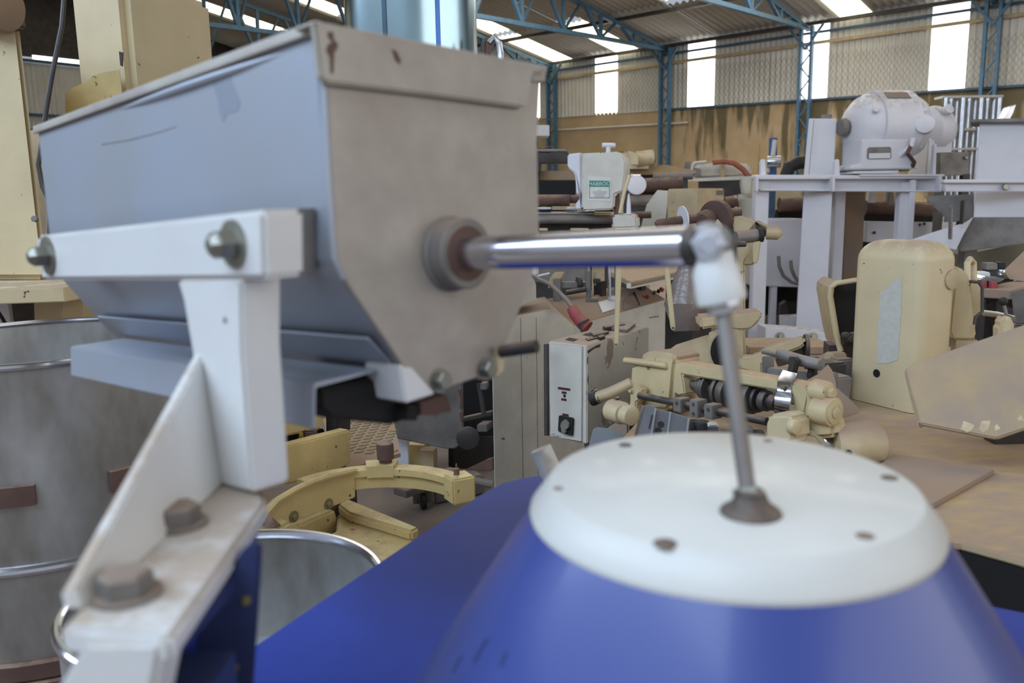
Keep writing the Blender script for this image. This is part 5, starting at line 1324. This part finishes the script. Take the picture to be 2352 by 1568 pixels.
# roller machine behind, with small yellow motor
parts = []
for pts, dd, dep, mm, nm in (([(1432, 385), (1530, 378), (1600, 392), (1600, 400), (1432, 402)], 9.0, .5, 'brown', 'top'),
                             ([(1432, 400), (1580, 402), (1580, 620), (1432, 620)], 9.2, .4, 'dark', 'body')):
    parts.append(P(nm, ppoly(pts, dd, dep, 10, .01), M[mm]))
for (x0, y0, x1, y1, r_, mm) in ((1448, 428, 1566, 420, .07, 'rust'), (1500, 406, 1590, 404, .035, 'grey'), (1448, 424, 1470, 424, .10, 'bright'), (1440, 462, 1540, 460, .06, 'grey')):
    parts.append(P('roller', ptube([(x0, y0), (x1, y1)], 8.2, r_, 20), M[mm]))
parts.append(P('end_disc', B().cyl(W(1461, 426, 8.0), -FW, .095, .04, 28, .008), M['white']))
parts.append(P('support', pbox(1440, 440, 1600, 455, 8.3, .3), M['dark']))
parts.append(P('side_plate', ppoly([(1485, 470), (1510, 436), (1536, 438), (1528, 520), (1470, 530)], 7.6, .08, 10), M['offwhite']))
parts.append(P('shaft', ptube([(1450, 494), (1495, 493)], 7.0, .03, 12), M['rust']))
thing('roller_machine', 'dusty roller machine with white end disc behind the labelled head', 'machine', parts)
mp_ = [P('motor_body', ptube([(1462, 366), (1500, 362)], 8.9, .085, 20), M['cream']), P('motor_fan_cover', ptube([(1486, 362), (1502, 360)], 8.9, .075, 20), M['grey']), P('gear_case', ppoly([(1432, 355), (1445, 346), (1462, 352), (1466, 378), (1432, 380)], 8.95, .2), M['cream']), P('terminal_box', pbox(1448, 352, 1466, 378, 8.7, .1), M['cream']), P('foot', pbox(1436, 376, 1490, 388, 8.9, .25), M['cream']), P('eye', pbox(1421, 338, 1432, 348, 8.9, .06), M['brass']), P('bracket', ppoly([(1422, 346), (1440, 350), (1440, 380), (1422, 372)], 8.95, .1), M['cream'])]
thing('yellow_gear_motor', 'small yellow gear motor on the roller machine by the blue column', 'motor', mp_)
# cream cabinet box and arm
ct2 = W(1605, 432, 6.8); L = hd(-60); Rr = hd(40)
b = B(); zc = W(1600, 596, 6.8).z; b.box(fl(ct2) + ZZ * zc, L * along(ct2, L, 1532), Rr * along(ct2, Rr, 1664), ZZ * (ct2.z - zc), .01); ccp = B(); ccp.box(fl(ct2) + (L + Rr) * .06, L * along(ct2, L, 1540), Rr * along(ct2, Rr, 1650), ZZ * (zc + .002))
bg2 = B(); bg2.pp(PL(ct2, Rr.cross(ZZ)).off(-.003), [(1646, 438), (1662, 437), (1662, 447), (1646, 448)], .002)
dots_ = B()
thing('cream_cabinet_box', 'plain cream cabinet box with small blue grey plate in the middle distance', 'cabinet', [P('case', b, M['cream_d'], (P('plate', bg2, M['grey']),)), P('plinth', ccp, M['dark'])])
arm_ = [P('beam', ppoly([(1566, 411), (1728, 404), (1728, 412), (1566, 418)], 11.0, .12, 0, .006), M['offwhite']), P('drop_arm', ppoly([(1702, 406), (1728, 406), (1724, 446), (1708, 446)], 11.0, .12, 0, .01), M['offwhite']), P('brace', ppoly([(1568, 416), (1574, 416), (1566, 434), (1560, 434)], 11.0, .08, 0), M['cream'])]
arm_.append(P('drum_case', ppoly([(1694, 446), (1782, 442), (1790, 470), (1786, 520), (1770, 560), (1694, 560)], 11.2, .4, 10, .04), M['offwhite']))
arm_.append(P('roll', ptube([(1664, 468), (1692, 464)], 11.1, .09, 18), M['rust'])); arm_.append(P('rim', ppoly([(1686, 448), (1694, 448), (1692, 520), (1686, 520)], 11.05, .1), M['cream']))
c_ = W(1735, 560, 11.4); k = B(); k.cbox(fl(c_), (.35, .3, c_.z + .02), 10); arm_.append(P('pedestal', k, M['dark']))
thing('arm_machine', 'off white machine with long top beam and rounded drum case', 'machine', arm_)
pr_ = [P('panel', ppoly([(1596, 378), (1660, 372), (1722, 376), (1728, 404), (1596, 410)], 12.2, .4, 10, .03), M['offwhite']), P('side', pbox(1656, 374, 1664, 408, 12.0, .3), M['cream_d']),
       P('valve', ppoly([(1570, 394), (1574, 372), (1586, 370), (1590, 384), (1610, 388), (1610, 404), (1570, 406)], 11.9, .15), M['grey']), P('pipe', ptube([(1588, 400), (1590, 380), (1596, 374), (1622, 372)], 11.9, .023), M['galv'])]
c_ = W(1660, 408, 12.4); k = B(); k.cbox(fl(c_), (.7, .3, c_.z), 10); pr_.append(P('pedestal', k, M['dark']))
thing('pale_press', 'pale box machine with pipe fittings below the mossy wall', 'machine', pr_)
solo('red_hose', 'faded red hose arching over the pale box machine', 'hose', ptube([(1638, 373), (1660, 370), (1686, 374), (1706, 388), (1724, 410)], 11.8, .04, 12), M['redhose'])
# far pale table top and stuff along the wall
b = ppoly([(1240, 396), (1530, 388), (1545, 398), (1240, 408)], 11.5, .8, 5, .01)
b2 = B(); c_ = W(1380, 402, 12.0); b2.cbox(fl(c_), (1.4, .5, c_.z), 5)
thing('pale_long_table', 'long pale dusty table below the ochre wall', 'table', [P('top', b, M['brown']), P('body', b2, M['cream_d'])])
b = pbox(1200, 287, 1262, 312, 14.0, .5, 0, .01); b2 = B(); c_ = W(1215, 312, 14.2); b2.cbox(fl(c_), (.3, .3, c_.z), 0)
b3 = ppoly([(1200, 276), (1226, 274), (1238, 280), (1230, 287), (1200, 287)], 14.1, .4, 0, .03)
thing('white_crate', 'small white crate high beside the hopper edge', 'crate', [P('crate', b, M['white']), P('stand', b2, M['dark']), P('red_lump', b3, M['rust'])])

# white motor platform
d = 8.8
MP = lambda px, dep, dd=d, head=0, bev=.006: ppoly(px, dd, dep, head, bev)
def post_(x0, x1, ytop, dd, dep, mm, nm='post'):
    q = vp((x0 + x1) / 2, ytop, dd, 0); a, c = q.at(x0, ytop), q.at(x1, ytop)
    k = B(); k.box(V((a.x, a.y, 0)), c - a, V((0, dep, 0)), ZZ * a.z, .008); return P(nm, k, M[mm])
fz = [post_(1736, 1768, 414, d, .12, 'white'), post_(2070, 2098, 418, d, .12, 'white'), post_(2092, 2106, 412, d - .05, .10, 'white'), post_(1920, 1944, 436, d + .3, .12, 'white')]
fz.append(P('top_flange', MP([(1732, 404), (1740, 401), (2160, 403), (2160, 410), (1732, 412)], .15, d - .08), M['white']))
fz.append(P('beam_web', MP([(1744, 411), (2156, 411), (2156, 440), (1744, 436)], .04, d + .03), M['white']))
fz.append(P('bottom_flange', MP([(1746, 434), (2156, 437), (2156, 441), (1746, 438)], .15, d - .04), M['white']))
for x in (1912, 1736, 2158): fz.append(P('stiffener', MP([(x, 404), (x + 7, 404), (x + 6, 440), (x, 440)], .10, d - .12), M['white']))
for x in (1752, 1922): fz.append(P('upright_lug', MP([(x - 5, 372), (x, 365), (x + 6, 366), (x + 8, 404), (x - 5, 404)], .06), M['white']))
fz.append(P('deck', MP([(1975, 400), (2170, 400), (2172, 405), (1975, 405)], 1.5, d - .1), M['white']))
fz.append(P('brown_pier', (lambda a: a)(B().box(V((W(1946, 440, 9.5).x, W(1946, 440, 9.5).y, 0)), V((.21, 0, 0)), V((0, .2, 0)), ZZ * W(1946, 440, 9.2).z)), M['browng']))
fz.append(P('brown_pier', (lambda a: a)(B().box(V((W(1904, 440, 9.5).x, W(1904, 440, 9.5).y, 0)), V((.09, 0, 0)), V((0, .2, 0)), ZZ * W(1902, 440, 9.1).z)), M['browng']))
zf = W(1850, 790, d).z
fz.append(P('base_rail', MP([(1758, 752), (1840, 758), (1928, 768), (1930, 800), (1758, 782)], .3, d - .25), M['white']))
fz.append(P('base_rail', MP([(1926, 762), (1942, 764), (1944, 802), (1926, 800)], .3, d - .28), M['white']))
for x in (1792, 1868):
    k = B(); k.hexbolt(vp(x + 20, 775, d - .26, 0).at(x, 772), -FW, .03, .02, .045, .005); fz.append(P('bolt', k, M['zinc']))
thing('white_motor_platform', 'white steel platform frame with bolted base rails', 'platform', fz)
CH = 20
ch = [P('upper_case', MP([(1858, 272), (1922, 272), (1914, 404), (1846, 404)], .3, d + .29, CH), M['white']), P('seam', MP([(1869, 274), (1870, 274), (1858, 404), (1857, 404)], .01, d + .275, CH), M['ink'])]
lc_ = MP([(1846, 440), (1912, 440), (1896, 752), (1890, 800), (1826, 800), (1828, 752)], .3, d + .27, CH); ch.append(P('lower_case', lc_, M['white'])); ch.append(P('flat_strip', MP([(1846, 440), (1858, 440), (1846, 692), (1834, 692)], .02, d + .245, CH), M['white']))
ch.append(P('middle_case', MP([(1846, 402), (1914, 402), (1912, 440), (1846, 440)], .28, d + .30, CH), M['white']))
ch.append(P('top_lug', MP([(1886, 263), (1912, 262), (1910, 273), (1886, 273)], .1, d + .32, CH), M['grey']))
ch.append(P('base', (lambda p_: B().cbox(fl(p_), (.26, .2, .2), CH))(W(1864, 800, d + .47)), M['white']))
thing('white_belt_case', 'narrow tall white belt guard case left of the big motor', 'belt guard', ch)
# the motor
mc = W(2034, 292, 9.0); mr = 78 / FPX * 9.0
mx = V((1, .12, 0)).normalized()
mb = B(); hw = 92 / FPX * 9
prof = [(-hw, .02), (-hw, mr * .35), (-hw * .92, mr * .62), (-hw * .75, mr * .84), (-hw * .55, mr * .95), (-hw * .40, mr * .97), (hw * .40, mr * .97), (hw * .55, mr * .95), (hw * .78, mr * .82), (hw * .93, mr * .6), (hw, mr * .35), (hw, .02)]
mb.lathe(mc, mx, prof, 48)
band = B(); band.lathe(mc, mx, [(-hw * .46, mr * .97), (-hw * .46, mr * 1.04), (hw * .46, mr * 1.04), (hw * .46, mr * .97)], 48, cap=(False, False))
ftm = B(); mq = vp(2034, 350, 9.0 - mr * .9, 0)
ftm.pp(mq, [(1978, 320), (2090, 320), (2094, 376), (2112, 380), (2112, 388), (1952, 390), (1952, 381), (1976, 376)], .5, .012)
win = B(); win.pp(mq.off(-.004), [(1992, 342), (1996, 338), (2044, 337), (2047, 341), (2047, 362), (2044, 365), (1994, 366), (1991, 362)], .003, 0)
win2 = B(); win2.pp(mq.off(-.006), [(1996, 352), (2045, 351), (2045, 363), (1996, 364)], .003)
npl = B(); a = R(52); nrm = (-V((0, 1, 0)) * math.cos(a) + ZZ * math.sin(a)); npc = mc + nrm * mr * 1.045; nu = mx.cross(nrm).normalized(); npl.box(npc - mx * .13 - nu * .055, mx * .26, nu * .11, nrm * .006)
ends = []
for sx in (-.62, .62):
    for ang_ in (25, -40):
        n_ = (-V((0, 1, 0)) * math.cos(R(ang_)) + ZZ * math.sin(R(ang_))); k = B(); k.lathe(mc + mx * hw * sx + n_ * mr * .86, n_, [(0, .03), (.05, .03), (.055, .02)], 10); ends.append(P('end_bolt', k, M['white']))
jb = B(); jb.cyl(W(2122, 290, 8.75), V((-.4, -1, .1)), .095, .16, 28, .01); jbx = MP([(2085, 290), (2104, 285), (2104, 322), (2085, 325)], .3, 8.7)
shm = B(); shm.tube([mc - mx * (hw + .07), mc - mx * hw * .9], .06, 16)
cpl = B(); cpl.lathe(mc - mx * (hw + .09), mx, [(0, .09), (.05, .10), (.08, .08)], 24)
fb = [P('foot_rail', MP([(1955, 388), (2090, 386), (2090, 392), (1955, 394)], .5, 8.75), M['grey']), P('slide_base', MP([(1960, 393), (2066, 391), (2062, 399), (1958, 399)], .5, 8.7), M['white'])]
cond = B(); cond.tube([W(2098, 318, 8.6), W(2094, 335, 8.6), W(2075, 350, 8.65), W(2065, 360, 8.7)], .028, 10)
drp = B(); drp.tube([W(2098, 322, 8.62), W(2090, 338, 8.6), W(2084, 352, 8.6), W(2100, 372, 8.65), W(2096, 382, 8.7)], .022, 8)
thing('big_white_motor', 'big rounded white electric motor with foot window on the platform', 'motor', [P('motor_shell', mb, M['white']), P('centre_band', band, M['white']), P('foot_casting', ftm, M['white'], (P('window', win, M['grey']), P('window_ledge', win2, M['white']))), P('name_plate', npl, M['grey']), *ends, P('junction_box', jb, M['white']), P('box_side', jbx, M['white']), P('shaft', shm, M['grey']), P('coupling', cpl, M['grey']), *fb, P('conduit', cond, M['white']), P('cable', drp, M['rust'])])
m2 = W(2142, 300, 9.9)
k = B(); k.lathe(m2, V((1, .3, 0)), [(-.16, .02), (-.16, .16), (-.1, .27), (.0, .29), (.1, .26), (.14, .1), (.14, .01)], 40)
k2 = B(); k2.tube([m2, m2 + V((.2, -.15, -.02))], .10, 20)
k3 = B(); k3.cbox(V((m2.x, m2.y, W(2140, 404, 9.6).z)), (.3, .4, m2.z - W(2140, 404, 9.6).z - .1), 0, .02)
k5 = B(); k5.cbox(fl(W(2160, 404, 9.72)), (.10, .10, W(2140, 404, 9.6).z - .001), 25); k4 = B(); k4.cyl(m2 + V((.02, -.25, .2)), V((.2, -1, .5)), .06, .06, 16, .01)
thing('second_white_motor', 'smaller white motor partly hidden behind the big one', 'motor', [P('shell', k, M['white']), P('shaft_end', k2, M['white']), P('foot', k3, M['white']), P('stand', k5, M['grey']), P('cap', k4, M['white'])])
mp2 = [P('plate', MP([(2158, 350), (2226, 348), (2226, 402), (2158, 404)], .1, 9.3), M['grey']), P('upright', MP([(2146, 332), (2152, 330), (2150, 400), (2142, 402)], .06, 8.8), M['white'])]
k = B(); k.cyl(W(2218, 362, 9.28), -FW, .02, .02, 12, .003); mp2.append(P('bolt', k, M['zinc']))
mp2.append(P('legs', (lambda p_: B().cbox(fl(p_), (.08, .08, p_.z + .02), 0))(W(2216, 404, 9.36)), M['dark']))
thing('grey_mounting_plate', 'grey mounting plate standing right of the motors', 'plate', mp2)
# feed hopper at the right edge: white chute, flange, grey slope
fh = [P('upper_case', MP([(2250, 282), (2480, 280), (2480, 418), (2242, 418)], .5, 7.6, 30), M['white']), P('lid_flange', MP([(2228, 274), (2490, 268), (2490, 280), (2228, 281)], .6, 7.5, 30), M['grey']),
      P('cross_beam', MP([(2168, 417), (2480, 416), (2480, 440), (2172, 440)], .08, 7.45, 10), M['white']), P('beam_flange', MP([(2168, 412), (2480, 412), (2480, 420), (2168, 420)], .12, 7.4, 10), M['white']),
      P('lower_case', MP([(2240, 440), (2480, 440), (2480, 500), (2236, 500)], .5, 7.6, 30), M['white']),
      P('chute_floor', MP([(2236, 500), (2480, 500), (2480, 545), (2206, 578), (2190, 556), (2210, 520)], .4, 7.5, 30), M['grey']), P('chute_end', MP([(2216, 512), (2236, 498), (2212, 540), (2196, 574), (2090, 552), (2130, 538)], .2, 7.6, 30), M['white']),
      P('hanger', MP([(2184, 475), (2190, 472), (2188, 550), (2182, 550)], .04, 7.4), M['grey']), P('hanger', MP([(2211, 460), (2217, 458), (2214, 515), (2208, 515)], .04, 7.4), M['dark']),
      P('cone', MP([(2122, 450), (2235, 446), (2236, 505), (2180, 510), (2150, 480)], .4, 8.6, 30), M['grey'])]
fh.append(P('leg', (lambda p_: B().cbox(fl(p_), (.15, .15, p_.z + .05), 0))(W(2420, 520, 7.9)), M['grey']))
fh.append(P('leg', (lambda p_: B().cbox(fl(p_), (.12, .12, p_.z + .02), 0))(W(2228, 505, 8.0)), M['grey']))
k = B(); k.hexbolt(vp(2310, 430, 7.44, 10).at(2308, 430), -FW, .03, .02); fh.append(P('bolt', k, M['zinc']))
thing('white_feed_hopper', 'square white feed hopper with grey sloping chute at the right edge', 'hopper', fh)
# white cabinet behind the frame with two cables
wc = [P('case', MP([(1724, 507), (1848, 505), (1848, 516), (1840, 660), (1724, 656)], .5, 9.85, 0, .01), M['white']), P('lid', MP([(1718, 503), (1850, 502), (1850, 511), (1718, 512)], .5, 9.82), M['white'])]
wc.append(P('cable', ptube([(1788, 588), (1790, 612), (1800, 634), (1818, 648), (1834, 652)], 9.7, .02), M['grey'])); wc.append(P('cable', ptube([(1816, 598), (1818, 618), (1826, 636), (1836, 648)], 9.7, .02), M['grey']))
wc.append(post_(1772, 1786, 655, 9.95, .1, 'white', 'leg')); wc.append(post_(1728, 1740, 655, 9.95, .1, 'white', 'leg')); wc.append(post_(1838, 1848, 655, 9.95, .1, 'white', 'leg'))
thing('white_cable_cabinet', 'white cabinet with two curved grey cables behind the platform posts', 'cabinet', wc)
dm = [P('dark_body', MP([(1740, 660), (1960, 650), (1960, 800), (1740, 800)], .4, 10.4), M['black']), P('brown_shelf', MP([(1742, 728), (1850, 726), (1850, 760), (1742, 760)], .4, 10.2), M['brown']), P('cream_end', MP([(1794, 700), (1806, 690), (1812, 720), (1800, 745), (1790, 740)], .1, 9.9), M['dark']), P('white_box', MP([(1802, 728), (1848, 726), (1848, 752), (1802, 752)], .2, 9.5), M['white'])]
k = B(); k.cbox(fl(W(1850, 800, 10.6)), (.9, .3, .3), 0); dm.append(P('base', k, M['dark']))
thing('dark_gearbox', 'dark machine low down behind the white platform posts', 'machine', dm)
# pale body seen through the platform
bb2 = [P('white_side', MP([(1990, 508), (2250, 512), (2250, 560), (1990, 556)], .2, 10.0), M['white']), P('black_gap', MP([(1985, 494), (2150, 498), (2150, 512), (1985, 510)], .2, 10.2), M['black']), P('brown_roll', ptube([(1985, 478), (2140, 486)], 10.3, .10, 20), M['rust']), P('foot_plate', MP([(1975, 462), (2130, 464), (2130, 474), (1975, 472)], .3, 10.4), M['brown'])]
bb2 += [P('pedestal_leg', MP([(1998, 440), (2008, 440), (2012, 466), (1994, 466)], .08, 10.2), M['white']), P('pedestal_leg', MP([(2042, 440), (2052, 440), (2056, 472), (2040, 472)], .08, 10.2), M['grey']), P('lower_body', MP([(1985, 552), (2250, 556), (2250, 640), (1985, 640)], .3, 10.4), M['dark'])]
bb2 += [P('tan_top', MP([(1985, 440), (2080, 440), (2080, 462), (1985, 462)], .2, 11.0), M['brown'])]
k = B(); k.cbox(fl(W(2110, 640, 10.8)), (1.0, .4, W(2110, 640, 10.8).z + .1), 0); bb2.append(P('base', k, M['dark']))
for x, y in ((2112, 516), (2122, 514), (2110, 548), (2008, 534)):
    k = B(); k.cyl(vp(x, y, 9.99, 0).at(x, y), -FW, .018, .01, 10); bb2.append(P('dark_bolt', k, M['ink']))
thing('pale_roll_machine', 'low white machine with brown roll seen through the platform', 'machine', bb2)
lt = [P('drum', MP([(1768, 432), (1845, 432), (1845, 480), (1768, 500)], .4, 10.6, 0, .03), M['cream']), P('roll', ptube([(1790, 470), (1846, 468)], 10.3, .09, 18), M['rust']), P('dark', MP([(1788, 482), (1848, 480), (1848, 506), (1788, 506)], .2, 10.5), M['black'])]
k = B(); k.cbox(fl(W(1810, 505, 10.9)), (.3, .3, W(1810, 500, 10.9).z), 0); lt.append(P('pedestal', k, M['dark']))
thing('cream_drum_machine', 'cream drum with brown roll behind the left platform post', 'machine', lt)
# blue pole, valves, dark hose left of the belt case
vb = [P('blue_pole', ptube([(1774, 404), (1776, 318)], 10.2, .05, 12), M['pblue']), P('spray', ptube([(1775, 358), (1780, 322)], 10.15, .03, 8), M['galv']), P('valve', B().cyl(W(1762, 372, 10.0), V((1, -.3, 0)), .07, .16, 16, .01), M['bright']), P('bleeder', ptube([(1764, 396), (1764, 366)], 10.1, .025, 8), M['galv'])]
vb.append(P('support', (lambda p_: B().cbox(fl(p_), (.08, .08, p_.z), 0))(W(1773, 404, 10.2)), M['trussd']))
thing('blue_valve_post', 'blue post with bright valve heads left of the belt case', 'valve', vb)
solo('dark_elbow_hose', 'dark elbow hose between blue post and white belt case', 'hose', ptube([(1806, 800), (1806, 404), (1812, 384), (1832, 374), (1850, 372)], 11.4, .09, 16), M['rubber'])
# silo pipes by the wall at right
silo = []
for i, x in enumerate((2172, 2184, 2198, 2212, 2226, 2240, 2254, 2268, 2282, 2296)):
    p_ = W(x, 225, 15 + (i % 3) * .2); k = B(); k.lathe(fl(p_), ZZ, [(0, .055), (p_.z, .055)], 16); silo.append(P('tube', k, M['bright']))
for z_ in (225, 300, 345):
    a_, c_ = W(2165, z_, 15.1), W(2305, z_ - 2, 15.1); k = B(); k.box(a_, c_ - a_, V((0, .3, 0)), ZZ * .04); silo.append(P('band', k, M['galv']))
thing('steel_tube_bank', 'bank of shiny upright steel tubes against the far wall', 'tube bank', silo)
p_ = W(2330, 275, 13.5)
thing('bright_chute', 'bright slanted metal chute above the white feed hopper', 'chute', [P('chute', ppoly([(2308, 272), (2322, 245), (2334, 240), (2326, 262), (2318, 276)], 12.5, .2, 0), M['bright']), P('stand', (lambda p_: B().cbox(fl(p_), (.2, .2, p_.z), 0))(W(2318, 274, 12.7)), M['dark'])])
dt = ppoly([(2212, 585), (2480, 530), (2480, 640), (2212, 640)], 8.4, .5, 0); k = B(); k.cbox(fl(W(2340, 640, 8.7)), (.6, .3, W(2340, 640, 8.7).z + .05), 0)
bm_ = B(); bm_.box(W(2318, 642, 3.1), W(2420, 540, 3.5) - W(2318, 642, 3.1), V((.06, 0, -.01)), V((0, .05, .03)), .004)
wsh = ppoly([(2325, 648), (2420, 600), (2420, 670), (2330, 668)], 3.4, .02, 20); 
thing('tank_behind_bench', 'dull greenish steel tank behind the small bench', 'tank', [P('tank_wall', dt, M['olive']), P('base', k, M['dark'])])
thing('slanting_rail', 'slanting grey rail with white sheet at the right edge', 'rail', [P('rail', bm_, M['browng']), P('white_sheet', wsh, M['white'])])
